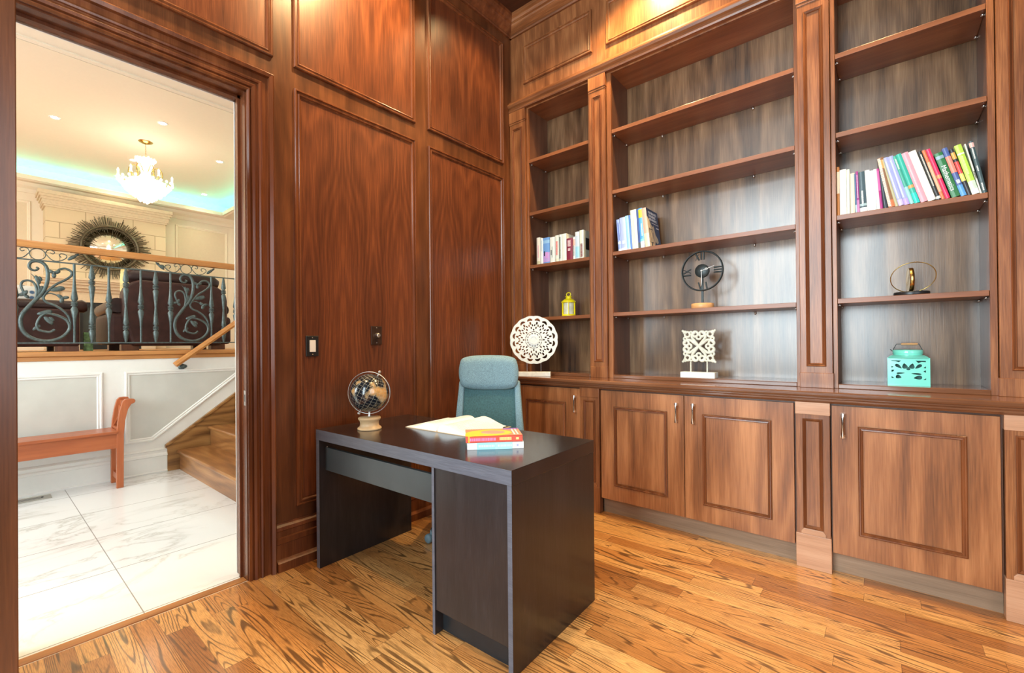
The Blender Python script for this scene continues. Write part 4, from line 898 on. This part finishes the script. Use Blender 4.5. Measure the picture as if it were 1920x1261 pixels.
for i in range(nu):
    for j in (0, nv): a_ = i*(nv+1)+j; fs.append((a_, a_+nv+1, N+a_+nv+1, N+a_))
for j in range(nv):
    for i in (0, nu): a_ = i*(nv+1)+j; fs.append((a_, a_+1, N+a_+1, N+a_))
b.add(vs, fs, True); build('headrest', b, mat_fabric, t, subsurf=1)
build('back_support', MB().tube([(0, .10, .40), (0, .24, .42), (0, .30, .55)], .02, 8), mat_black, t)

# ================================================================= FOYER AND RAISED LIVING ROOM
XW = -2.78; ZL = 1.14
b = MB().box(XW, -0.0, -3.0, 4.2, -0.05, -0.0005); struct(build('floor_foyer', b, mat_marble))
b = MB().box(-8.3, XW-.02, -2.6, 4.2, 1.0, ZL-.001); struct(build('floor_living', b, mat_oak))
b = MB().box(XW-.12, XW, -3.0, 4.2, 0, 1.064)
b.cur = 1
for pl in ([(-.62, .325), (.717, .325), (.717, .95), (-.62, .95)], [(.861, .325), (1.06, .325), (1.86, .948), (.861, .948)]):
    b.prism(pl, mapX(XW), -.01, .002)
struct(build('wall_foyer', b, [mat_white, mat_whitewall]))
WM = [(0, 0), (0, .010), (-.006, .016), (-.016, .016), (-.022, .009), (-.032, .011), (-.040, .003), (-.040, 0)]
struct(build('trim_30', MB().sweep([(-.62, .30), (.717, .30), (.717, .955), (-.62, .955)], True, WM, mapX(XW)), mat_white))
struct(build('trim_31', MB().sweep([(.861, .30), (1.062, .30), (1.885, .955), (.861, .955)], True, WM, mapX(XW)), mat_white))
FB = [(0, 0), (0, .022), (.012, .026), (.020, .018), (.150, .018), (.156, .026), (.175, .024), (.185, .014), (.205, .014), (.212, .020), (.222, .008), (.228, 0)]
b = MB().prism([(XW+h, z) for z, h in FB], lambda u, v, h: (u, h, v), -3.0, 1.185); struct(build('baseboard_foyer', b, mat_white))
b = MB().box(XW-.14, XW+.030, -2.6, 4.2, 1.102, ZL).box(XW-.14, XW+.012, -2.6, 4.2, 1.064, 1.102); struct(build('trim_32', b, mat_oak, bevel=.006))
# foyer enclosing walls and ceiling
b = MB().box(-0.13, -0.13+.001, 0, 0, 0, 0) if False else MB().box(-8.3, -0.13, 4.0, 4.1, 0, 4.2); struct(build('wall_foyer_far', b, mat_white))
b = MB().box(-0.135, -0.1305, -3.0, OY0-.002, 0, 3.9).box(-0.135, -0.1305, OY1+.002, 4.1, 0, 3.9).box(-0.135, -0.1305, OY0-.002, OY1+.002, OZ+.002, 3.9); struct(build('wall_foyer_study_side', b, mat_white))
b = MB().box(-2.9, -0.13, -3.1, -3.0, 0, 3.9).box(-8.3, -2.9, -2.7, -2.6, 0, 4.2); struct(build('wall_foyer_front', b, mat_white))
# ceilings: soffit around a raised tray
TX0, TX1, TY0, TY1 = -7.94, -3.27, -1.7, 3.26
b = MB().box(TX1, -0.13, -3.0, 4.1, 3.85, 3.90).box(-8.3, TX0, -2.7, 4.1, 3.85, 3.90).box(TX0, TX1, TY1, 4.1, 3.85, 3.90).box(TX0, TX1, -2.7, TY0, 3.85, 3.90)
struct(build('ceiling_soffit', b, mat_ceilw))
b = MB().box(-8.4, -2.9, -2.7, 4.1, 4.12, 4.2).box(-2.95, -2.9, -2.7, 4.1, 3.9, 4.12); struct(build('ceiling_living', b, mat_ceilw))
LP = [(0, -.03), (0, .02), (.012, .02), (.018, .0), (.03, -.012), (.05, -.014), (.055, -.03)]
b = MB().sweep([(TX0, TY0), (TX1, TY0), (TX1, TY1), (TX0, TY1)], True, [(-.006, -.002), (-.006, .07), (.012, .07), (.012, .05), (.03, -.002), (.05, -.012), (.085, -.012), (.085, .0)], lambda u, v, h: (u, v, 3.85+h))
struct(build('trim_33', b, mat_ceilw))
b = MB().box(-8.24, TX0-.01, -2.5, 3.95, 3.81, 3.849); b2 = MB().prism([(-8.25, 3.70), (-8.235, 3.70), (-8.22, 3.76), (-8.17, 3.80), (-8.14, 3.85), (-8.25, 3.85)], lambda u, v, h: (u, h, v), -2.5, 4.0); struct(build('trim_34', b2, mat_livwall))
led = MB().box(-8.15, -8.12, -1.6, 3.4, 3.905, 3.912).box(-8.1, -3.3, 3.44, 3.47, 3.905, 3.912)
o = build('led_strip', led, mat_led); tag(o, 'cyan light strip hidden on top of the tray ceiling cove', 'light strip')
# far wall with panels
b = MB().box(-8.35, -8.25, -2.7, 4.1, 1.0, 4.2); b.cur = 1
FP = [(2.54, 1.75, 3.44, 3.58), (3.60, 1.75, 3.95, 3.58), (-.9, 1.75, .60, 3.57), (-2.4, 1.75, -1.05, 3.57)]
for p in FP: b.prism(rect(*p), mapX(-8.25), -.01, .002)
struct(build('wall_living', b, [mat_livwall, mat_livfield]))
for i, p in enumerate(FP): struct(build('trim_%d' % (35+i), MB().sweep(rect(*p), True, WM, mapX(-8.25)), mat_livwall))
# fireplace
t = thing('fireplace', 'cream stone chimney breast and mantel in the upper living room', 'fireplace', (-8.0, 1.52, ZL)); og = tuple(t.location)
build('chimney_breast', MB().box(-8.249, -7.87, .74, 2.30, ZL, 3.50), mat_stone, t, og)
cr = [(-8.249, 0), (-7.87, 0)]
b = MB()
for k, (e, z0, z1) in enumerate(((.02, 3.45, 3.48), (.035, 3.48, 3.51), (.04, 3.51, 3.56), (.055, 3.56, 3.60), (.075, 3.60, 3.64), (.09, 3.64, 3.70))): b.box(-8.249, -7.87+e, .74-e, 2.30+e, z0, z1)
build('corona', b, mat_stoneplain, t, og)
b = MB()
for e, z0, z1 in ((.32, 2.27, 2.31), (.29, 2.24, 2.27), (.25, 2.20, 2.24), (.20, 2.15, 2.20), (.14, 2.10, 2.15)): b.box(-7.87, -7.87+e, .62+.30-e, 2.42-.30+e, z0, z1)
build('mantel_shelf', b, mat_stoneplain, t, og)
build('surround', MB().box(-7.87, -7.77, .92, 1.12, ZL, 2.10).box(-7.87, -7.77, 1.92, 2.12, ZL, 2.10).box(-7.87, -7.77, 1.12, 1.92, 1.93, 2.10), mat_stoneplain, t, og)
build('firebox', MB().box(-7.868, -7.85, 1.12, 1.92, ZL, 1.93), mat_firebox, t, og)
build('firebox_frame', MB().box(-7.85, -7.80, 1.12, 1.16, ZL, 1.93).box(-7.85, -7.80, 1.88, 1.92, ZL, 1.93).box(-7.85, -7.80, 1.16, 1.88, 1.86, 1.93).box(-7.85, -7.80, 1.16, 1.88, ZL, 1.22), mat_black, t, og)
# sunburst mirror
t = thing('sunburst_mirror', 'round sunburst mirror with bronze rays over the mantel', 'mirror', (-7.86, 1.52, 2.89))
build('glass', MB().lathe([(.001, .012), (.33, .012), (.33, .0)], seg=64, M=Matrix.Rotation(PI/2, 4, 'Y')), mat_mirror, t)
b = MB(); rnd = random.Random(11)
for k in range(170):
    a = 2*PI*k/170+rnd.uniform(-.012, .012); r0 = rnd.uniform(.22, .34) if k % 2 == 0 else .33; r1 = rnd.uniform(.45, .56)
    x = rnd.uniform(.015, .045); b.tube([(x+.01, r0*math.cos(a), r0*math.sin(a)), (x, r1*math.cos(a), r1*math.sin(a))], .0052, 4)
o = build('sunburst_ray', b, mat_ray, t); o['kind'] = 'stuff'
build('ring_frame', MB().tube([(.03, .372*math.cos(2*PI*k/64), .372*math.sin(2*PI*k/64)) for k in range(64)], .022, 8, True, 1.6, (1, 0, 0)), mat_ray, t)
# recessed lights
RL = [(-5.673, .671, 'far left'), (-4.828, 1.598, 'nearest'), (-5.667, 2.515, 'right, level with the chandelier canopy'), (-7.634, 2.858, 'lowest, near the far cove corner'), (-7.656, 1.599, 'just left of the chandelier crystals'), (-6.613, 1.614, 'touching the top of the chandelier')]
for x, y, w in RL:
    t = thing('recessed_light', 'small round recessed ceiling light, ' + w, 'ceiling light', (x, y, 4.12)); t['group'] = 'recessed lights in the living room ceiling'
    build('trim_ring', MB().lathe([(.040, -.001), (.042, -.005), (.058, -.004), (.060, 0)], seg=28), mat_white, t)
    build('lens', MB().lathe([(.001, -.002), (.041, -.002)], seg=24), mat_glassw, t)
    spot('living_downlight', (x, y, 4.09), 17, (1.0, .80, .52), 130, .8, .05)
# chandelier
t = thing('chandelier', 'lit crystal chandelier hanging from the living room ceiling', 'chandelier', (-5.677, 1.585, 4.12)); CHZ = 0
build('canopy', MB().lathe([(.001, -.035), (.03, -.03), (.075, -.012), (.085, 0)], seg=28), mat_gold, t)
ch = MB()
for k in range(9):
    z = -.04-k*.024; M = Matrix.Rotation(k*PI/2, 4, 'Z'); ch.tube([M @ Vector((.006*math.cos(2*PI*j/10), 0, z-.012+.015*math.sin(2*PI*j/10))) for j in range(10)], .002, 5, True)
build('chain', ch, mat_gold, t)
build('crown_bowl', MB().lathe([(.04, -.23), (.085, -.26), (.095, -.29), (.07, -.36), (.05, -.46), (.08, -.52)], seg=24), mat_crystc, t)
build('crystal_basket', MB().lathe([(.08, -.52), (.19, -.56), (.225, -.61), (.21, -.65), (.155, -.72), (.09, -.78), (.045, -.83), (.02, -.85)], seg=28), mat_crystc, t)
b = MB(); rnd = random.Random(2)
for r0, z0, n in ((.11, -.26, 16), (.08, -.34, 12), (.285, -.62, 30), (.255, -.66, 28), (.22, -.71, 24), (.17, -.76, 18), (.12, -.80, 12), (.07, -.84, 8), (.02, -.87, 3), (.31, -.58, 22)):
    for k in range(n): a = 2*PI*k/n+rnd.random()*.1; b.sphere((r0*math.cos(a), r0*math.sin(a), z0+rnd.uniform(-.008, .008)), .016, 8, (1, 1, 1.35))
o = build('crystal_bead', b, mat_cryst, t); o['kind'] = 'stuff'
for k in range(6):
    a = 2*PI*k/6+.3; c, s_ = math.cos(a), math.sin(a)
    ar = build('arm', MB().tube(spline([(.04*c, .04*s_, -.46), (.11*c, .11*s_, -.36), (.17*c, .17*s_, -.38), (.19*c, .19*s_, -.47), (.16*c, .16*s_, -.52)], 5), .007, 7).tube(spline([(.08*c, .08*s_, -.56), (.20*c, .20*s_, -.59), (.28*c, .28*s_, -.56), (.30*c, .30*s_, -.53)], 5), .007, 7), mat_gold, t)
    build('candle_lamp', MB().lathe([(.02, 0), (.012, .01), (.012, .05), (.016, .07), (.004, .10)], (.30*c, .30*s_, -.535), 10), mat_cryst, ar)
pl = D.lights.new('chandelier_glow', 'POINT'); pl.energy = 22; pl.color = (1, .84, .58); pl.shadow_soft_size = .3
o = D.objects.new('chandelier_glow', pl); COL.objects.link(o); o.location = (-5.677, 1.585, 3.0)

# guard railing
XG = -2.85
t = thing('guard_railing', 'wrought iron balustrade with oak handrail along the raised living room edge', 'railing', (XG, 1.0, ZL)); og = tuple(t.location)
b = MB().prism([(-.030, 1.985), (.030, 1.985), (.034, 2.0), (.030, 2.030), (.018, 2.042), (-.018, 2.042), (-.030, 2.030), (-.034, 2.0)], lambda u, v, h: (XG+u, h, v), -2.5, 2.45)
build('handrail', b, mat_oak, t, og)
build('upper_rail', MB().box(XG-.007, XG+.007, -2.5, 2.45, 1.884, 1.894), mat_iron, t, og)
build('bottom_rail', MB().box(XG-.007, XG+.007, -2.5, 2.45, 1.209, 1.220), mat_iron, t, og)
def knuckle(b, y, z):
    b.lathe([(.013, z-.020), (.022, z-.016), (.022, z-.009), (.013, z-.006), (.013, z-.005), (.023, z-.003), (.023, z+.003), (.013, z+.005), (.013, z+.006), (.022, z+.009), (.022, z+.016), (.013, z+.020)], (XG, y, 0), 12)
def baluster(y, kind):
    b = MB()
    if kind == 'S': prof = [(.009, 1.214), (.009, 1.36), (.013, 1.42), (.024, 1.500), (.013, 1.522), (.013, 1.568), (.024, 1.590), (.013, 1.67), (.009, 1.75), (.009, 1.886)]; ks = (1.545,)
    else: prof = [(.008, 1.214), (.018, 1.27), (.023, 1.310), (.012, 1.33), (.012, 1.37), (.023, 1.39), (.018, 1.43), (.009, 1.545), (.018, 1.66), (.023, 1.70), (.012, 1.72), (.012, 1.76), (.023, 1.78), (.018, 1.82), (.008, 1.885)]; ks = (1.35, 1.74)
    b.lathe(prof, (XG, y, 0), 8)
    for k in ks: knuckle(b, y, k)
    build('baluster', b, mat_iron, t, og)
for per in (-2, -1, 0, 1):
    for y, k in ((.549, 'S'), (.659, 'D'), (.770, 'S'), (.886, 'D'), (.993, 'S'), (1.103, 'D'), (1.218, 'S')):
        if y+1.01*per < 2.45: baluster(y+1.01*per, k)
main = [(0.326, 1.833), (0.339, 1.823), (0.321, 1.805), (0.297, 1.812), (0.287, 1.839), (0.301, 1.872), (0.338, 1.882), (0.374, 1.861), (0.392, 1.802), (0.388, 1.714), (0.364, 1.633), (0.325, 1.57), (0.284, 1.507), (0.249, 1.446), (0.238, 1.386), (0.249, 1.319), (0.283, 1.268), (0.336, 1.238), (0.396, 1.23), (0.458, 1.252), (0.502, 1.296), (0.521, 1.35), (0.502, 1.404), (0.458, 1.438), (0.415, 1.453), (0.378, 1.456), (0.348, 1.424), (0.329, 1.368), (0.337, 1.325), (0.366, 1.31), (0.402, 1.304), (0.432, 1.326)]
leftb = [(0.262, 1.612), (0.244, 1.666), (0.25, 1.704), (0.279, 1.72), (0.311, 1.706), (0.328, 1.656), (0.325, 1.587), (0.302, 1.534)]
rightb = [(0.447, 1.799), (0.459, 1.827), (0.497, 1.841), (0.532, 1.818), (0.529, 1.782), (0.491, 1.742), (0.44, 1.702), (0.397, 1.649), (0.373, 1.608), (0.367, 1.581), (0.385, 1.548), (0.434, 1.525), (0.483, 1.483), (0.515, 1.431), (0.525, 1.37)]
sprig = [(0.379, 1.613), (0.403, 1.625), (0.434, 1.617), (0.463, 1.598)]
thorn = [(0.296, 1.778), (0.317, 1.75), (0.334, 1.709), (0.342, 1.657)]
curlA = [(0.228, 1.892), (0.251, 1.902), (0.274, 1.92), (0.291, 1.957), (0.283, 1.981), (0.26, 1.984), (0.239, 1.966), (0.248, 1.95), (0.265, 1.961)]
curlB = [(0.38, 1.95), (0.388, 1.975), (0.41, 1.984), (0.432, 1.970), (0.423, 1.953), (0.407, 1.961)]
curlC = [(0.383, 1.945), (0.41, 1.909), (0.441, 1.896), (0.479, 1.91), (0.504, 1.936), (0.498, 1.957), (0.472, 1.964), (0.46, 1.947), (0.472, 1.931)]
def flower(b, y, z, s=1.0, a0=0.0):
    for k in range(3):
        a = a0+k*2.1; M = Matrix.Rotation(a, 3, 'X'); b.sphere((XG+.004, y+.014*s*math.cos(a), z+.014*s*math.sin(a)), .014*s, 8, (.45, 1.3, .75), M.to_4x4())
    b.sphere((XG+.008, y, z), .008*s, 8)
def leafb(b, y, z, ang, s=1.0):
    M = Matrix.Rotation(ang, 3, 'X').to_4x4(); b.sphere((XG, y, z), .022*s, 10, (.25, 1.5, .55), M); b.sphere((XG, y+.012*s, z+.008*s), .014*s, 8, (.25, 1.2, .7), M)
for dy in (-1.01, 0, 1.01):
    sc = MB()
    P3 = lambda L_: [(XG, y+dy, z) for y, z in L_]
    m_ = spline(P3(main), 4); n_ = len(m_); rad = [.0060+.0080*min(1, max(0, math.sin(PI*min(1, i/n_*1.15))))**.8 for i in range(n_)]
    rad = [max(r_, .0095) if i > n_*.6 else r_ for i, r_ in enumerate(rad)]; sc.tube(m_, rad, 8); sc.tube(spline(P3(leftb), 4), .0085, 8); sc.tube(spline(P3(rightb), 4), .009, 8); sc.tube(spline(P3(sprig), 4), .005, 6); sc.tube(spline(P3(thorn), 4), [.001+.0007*i for i in range(len(spline(P3(thorn), 4)))], 6)
    s_ = build('scroll_panel', sc, mat_iron, t, og)
    for y, z, q, a0 in ((.428, 1.795, 1.35, .5), (.477, 1.590, 1.35, .3), (.262, 1.604, 1.2, 1.2)):
        lf = MB(); flower(lf, y+dy, z, q, a0); build('flower_ornament', lf, mat_iron, s_, og)
    for y, z, a0, q in ((.446, 1.662, .2, 1.6), (.335, 1.73, 1.9, 1.2), (.396, 1.400, -.9, 1.4), (.326, 1.340, .9, 1.0), (.374, 1.462, .3, 1.5), (.345, 1.64, 1.2, 1.5)):
        lf = MB(); leafb(lf, y+dy, z, a0, q); build('leaf_ornament', lf, mat_iron, s_, og)
    fz = MB(); c0 = (.335+dy, 1.939)
    fz.tube([(XG, c0[0]+.045*math.cos(2*PI*k/28), c0[1]+.045*math.sin(2*PI*k/28)) for k in range(28)], .0035, 6, True)
    for cl in (curlB, curlC):
        fz.tube(spline([(XG, y+dy, z) for y, z in cl], 4), .0035, 6); fz.tube(spline([(XG, 2*.335-y+dy, z) for y, z in cl], 4), .0035, 6)
    leafb(fz, .535+dy, 1.938, .75, 1.1); leafb(fz, .563+dy, 1.962, .9, .7); leafb(fz, .135+dy, 1.938, 2.4, 1.1); leafb(fz, .107+dy, 1.962, 2.2, .7)
    build('scroll_frieze', fz, mat_iron, t, og)

# stairs
t = thing('staircase', 'oak stairs rising from the marble foyer to the raised living room', 'staircase', (-2.0, 1.25, 0)); og = tuple(t.location)
ns = 6; rise = ZL/ns; run = .255; Y0 = 1.258
for k in range(ns):
    y = Y0+k*run; build('riser', MB().box(XW+.035, -1.05, y, y+.02, k*rise, (k+1)*rise-.028), mat_oakx, t, og)
    build('tread', MB().box(XW+.035, -1.04, y-.026, y+run+.022, (k+1)*rise-.028, (k+1)*rise), mat_oakx, t, og, bevel=.011, seg=3)
sl = rise/run
b = MB().prism([(1.165, 0), (1.165, .205), (1.155, .235), (1.155+1.5, .235+1.5*.745), (1.155+1.5, .9), (1.50, .0)], mapX(XW), .001, .026)
build('skirt_board', b, mat_oaks, t, og, bevel=.003)
d_ = (1, .745)
b = MB().prism([(1.148, .222), (1.148, .250), (2.66, .250+1.512*.745), (2.66, .222+1.512*.745)], mapX(XW), .001, .038); build('skirt_cap', b, mat_oaks, t, og, bevel=.004)
b = MB().box(-2.78, -0.14, Y0+ns*run-.02, 4.1, 1.0, ZL-.002); struct(build('floor_landing', b, mat_oak))
t = thing('stair_handrail', 'sloping oak wall handrail on an iron bracket above the stairs', 'handrail', (-2.70, 1.243, 1.0)); og = tuple(t.location)
M = Matrix.Translation((-2.70, 1.215, 1.000)) @ Matrix.Rotation(math.atan(.80), 4, 'X')
build('rail', MB().prism([(-.022, -.022), (.022, -.022), (.030, -.004), (.022, .018), (.010, .026), (-.010, .026), (-.022, .018), (-.030, -.004)], lambda u, v, h: tuple(M @ Vector((u, h, v))), 0, 1.55), mat_oak, t, og)
build('bracket', MB().sphere((-2.715, 1.285, .985), .026, 12, (1, 1.2, .8)).tube([(-2.71, 1.285, 1.0), (-2.745, 1.285, .98), (-2.778, 1.285, .98)], .010, 8).lathe([(.001, 0), (.03, 0), (.03, .006), (.001, .006)], seg=16, M=Matrix.Translation((-2.779, 1.285, .98)) @ Matrix.Rotation(PI/2, 4, 'Y')), mat_iron, t, og)

# bench
t = thing('foyer_bench', 'reddish wooden bench with a scrolled crossed end against the foyer wall', 'bench', (-2.57, .2, 0)); og = tuple(t.location)
xb0, xb1 = -2.72, -2.452
build('seat', MB().box(xb0, xb1+.012, -1.0, .765, .455, .478), mat_bench, t, og, bevel=.004)
build('apron', MB().box(xb1-.022, xb1-.002, -1.0, .765, .335, .455).box(xb0, xb0+.02, -1.0, .765, .335, .455), mat_bench, t, og, bevel=.002)
def postprof(): return [(.755, 0), (.800, 0), (.803, .44), (.812, .56), (.830, .65), (.852, .692), (.872, .700), (.880, .716), (.870, .734), (.846, .738), (.812, .735), (.795, .715), (.778, .64), (.765, .55), (.757, .44)]
for x0, x1 in ((xb1-.036, xb1), (xb0, xb0+.036)):
    build('end_post', MB().prism(postprof(), lambda u, v, h: (h, u, v), x0, x1), mat_benchv, t, og, bevel=.003)
    build('leg', MB().prism([(2*-.12-u, v) for u, v in postprof()][::-1], lambda u, v, h: (h, u, v), x0, x1), mat_benchv, t, og, bevel=.003)
xa, xc = xb0+.036, xb1-.036
build('crossed_slat', MB().tube([(xa, .775, .50), (xc, .815, .67)], .010, 4), mat_benchv, t, og)
build('crossed_slat', MB().tube([(xc, .775, .50), (xa, .815, .67)], .010, 4), mat_benchv, t, og)
build('end_rail', MB().box(xa, xc, .765, .785, .478, .500).box(xa, xc, .812, .845, .672, .712).box(xa, xc, .765, .790, .06, .11), mat_benchv, t, og, bevel=.002)
# floor vent
t = thing('floor_vent', 'grey metal floor register beside the foyer baseboard', 'vent', (-2.62, .20, 0.0))
build('frame', MB().box(-.075, .055, -.2, .19, 0, .004), mat_vent, t, bevel=.001)
build('slots', MB().box(-.03, -.02, -.17, .15, .004, .0045).box(0, .01, -.17, .15, .004, .0045).sphere((-.01, .14, .004), .006, 8), mat_black, t)

# armchair seen from behind
t = thing('leather_armchair', 'big dark brown leather armchair seen from behind through the balusters', 'armchair', (-3.75, 1.40, ZL)); og = tuple(t.location)
def rr(u0, v0, u1, v1, r, n=6, rb=None):
    pts = []
    for cx, cy, a0, q in ((u1-r, v1-r, 0, r), (u0+r, v1-r, PI/2, r)):
        for k in range(n+1): a = a0+PI/2*k/n; pts.append((cx+q*math.cos(a), cy+q*math.sin(a)))
    return [(u0+.05, v0)] [::-1][0:0] + [(u1-.07, v0), (u1-.0, v0+.30)] + pts + [(u0, v0+.30), (u0+.07, v0)]
b = MB().prism(rr(.955, ZL+.045, 1.885, 1.865, .17), lambda u, v, h: (h, u, v), -3.60, -3.40)
build('back', b, mat_leather, t, og, bevel=.03, seg=4)
build('head_roll', MB().tube([(-3.56, 1.00, 1.905), (-3.56, 1.05, 1.915), (-3.56, 1.78, 1.905), (-3.56, 1.83, 1.895)], [.05, .085, .085, .05], 16), mat_leatherd, t, og)
for y0, y1 in ((.86, 1.04), (1.80, 1.95)):
    build('arm', MB().box(-4.25, -3.48, y0, y1, ZL+.06, 1.52), mat_leather, t, og, bevel=.04, seg=3)
    build('arm_roll', MB().tube([(-4.30, (y0+y1)/2-.02, 1.575), (-3.50, (y0+y1)/2-.02, 1.60)], .075, 16), mat_leatherd, t, og)
build('seat_cushion', MB().box(-4.28, -3.58, 1.04, 1.80, 1.40, 1.60), mat_leather, t, og, bevel=.05, seg=4)
build('seat_base', MB().box(-4.22, -3.58, 1.0, 1.84, ZL+.06, 1.40), mat_leather, t, og)
for x in (-3.50, -4.15):
    for y in (1.02, 1.80): build('foot', MB().box(x-.05, x+.05, y-.07, y+.07, ZL, ZL+.062), mat_stile, t, og)
# second chair at the left
t = thing('leather_club_chair', 'low dark leather club chair at the left behind the scroll panel', 'armchair', (-3.7, .2, ZL)); og = tuple(t.location)
build('back', MB().box(-3.60, -3.42, -.60, .645, ZL+.045, 1.535), mat_leather, t, og, bevel=.02, seg=3)
build('top_roll', MB().tube([(-3.50, -.62, 1.565), (-3.50, .60, 1.565), (-3.50, .675, 1.572), (-3.50, .70, 1.575)], [.055, .055, .062, .045], 16), mat_leatherd, t, og)
build('seat_base', MB().box(-4.3, -3.60, -.60, .645, ZL+.045, 1.40), mat_leather, t, og, bevel=.03, seg=3)
build('arm', MB().box(-4.3, -3.60, .48, .66, 1.40, 1.52), mat_leather, t, og, bevel=.04, seg=3)
for x in (-3.48, -4.2):
    for y in (-.5, .56): build('foot', MB().box(x-.05, x+.05, y-.08, y+.08, ZL, ZL+.047), mat_stile, t, og)
def cushion(name, label, loc, w, h, th_, mat, rz=0.0, tilt=0.0):
    b = MB(); n = 12; vs = []
    for sd in (-1, 1):
        for i in range(n+1):
            for j in range(n+1):
                u = -1+2*i/n; v = -1+2*j/n; e = (max(0, 1-u**4)*max(0, 1-v**4))**.5
                vs.append((sd*th_/2*e, w/2*u*(1-.06*v*v), h/2*v*(1-.06*u*u)+h/2))
    N = (n+1)**2; fs = []
    for i in range(n):
        for j in range(n): a_ = i*(n+1)+j; fs += [(a_, a_+1, a_+n+2, a_+n+1), (N+a_, N+a_+n+1, N+a_+n+2, N+a_+1)]
    b.add(vs, fs, True); o = build(name, b, mat); o.location = loc; o.rotation_euler = (0, tilt, rz); return o
o = cushion('throw_pillow', '', (-4.05, .22, 1.4005), .45, .40, .14, mat_cush, 0, -.12); tag(o, 'blue and white patterned throw pillow showing above the low club chair', 'pillow')
o = cushion('throw_pillow', '', (-3.85, 1.22, 1.6005), .42, .44, .13, plain('yellow_floral_fabric', (.78, .66, .30), .9, var=.25, scale=18), 0, -.15); tag(o, 'pale yellow floral cushion showing above the big armchair back', 'pillow')
o = build('gift_bag', MB().box(-3.90, -3.84, .72, .79, ZL, 1.33), plain('green_print_paper', (.22, .40, .18), .7, var=.6, scale=30)); tag(o, 'small green and white packet on the floor between the two leather chairs', 'packet')
build_lbl = None
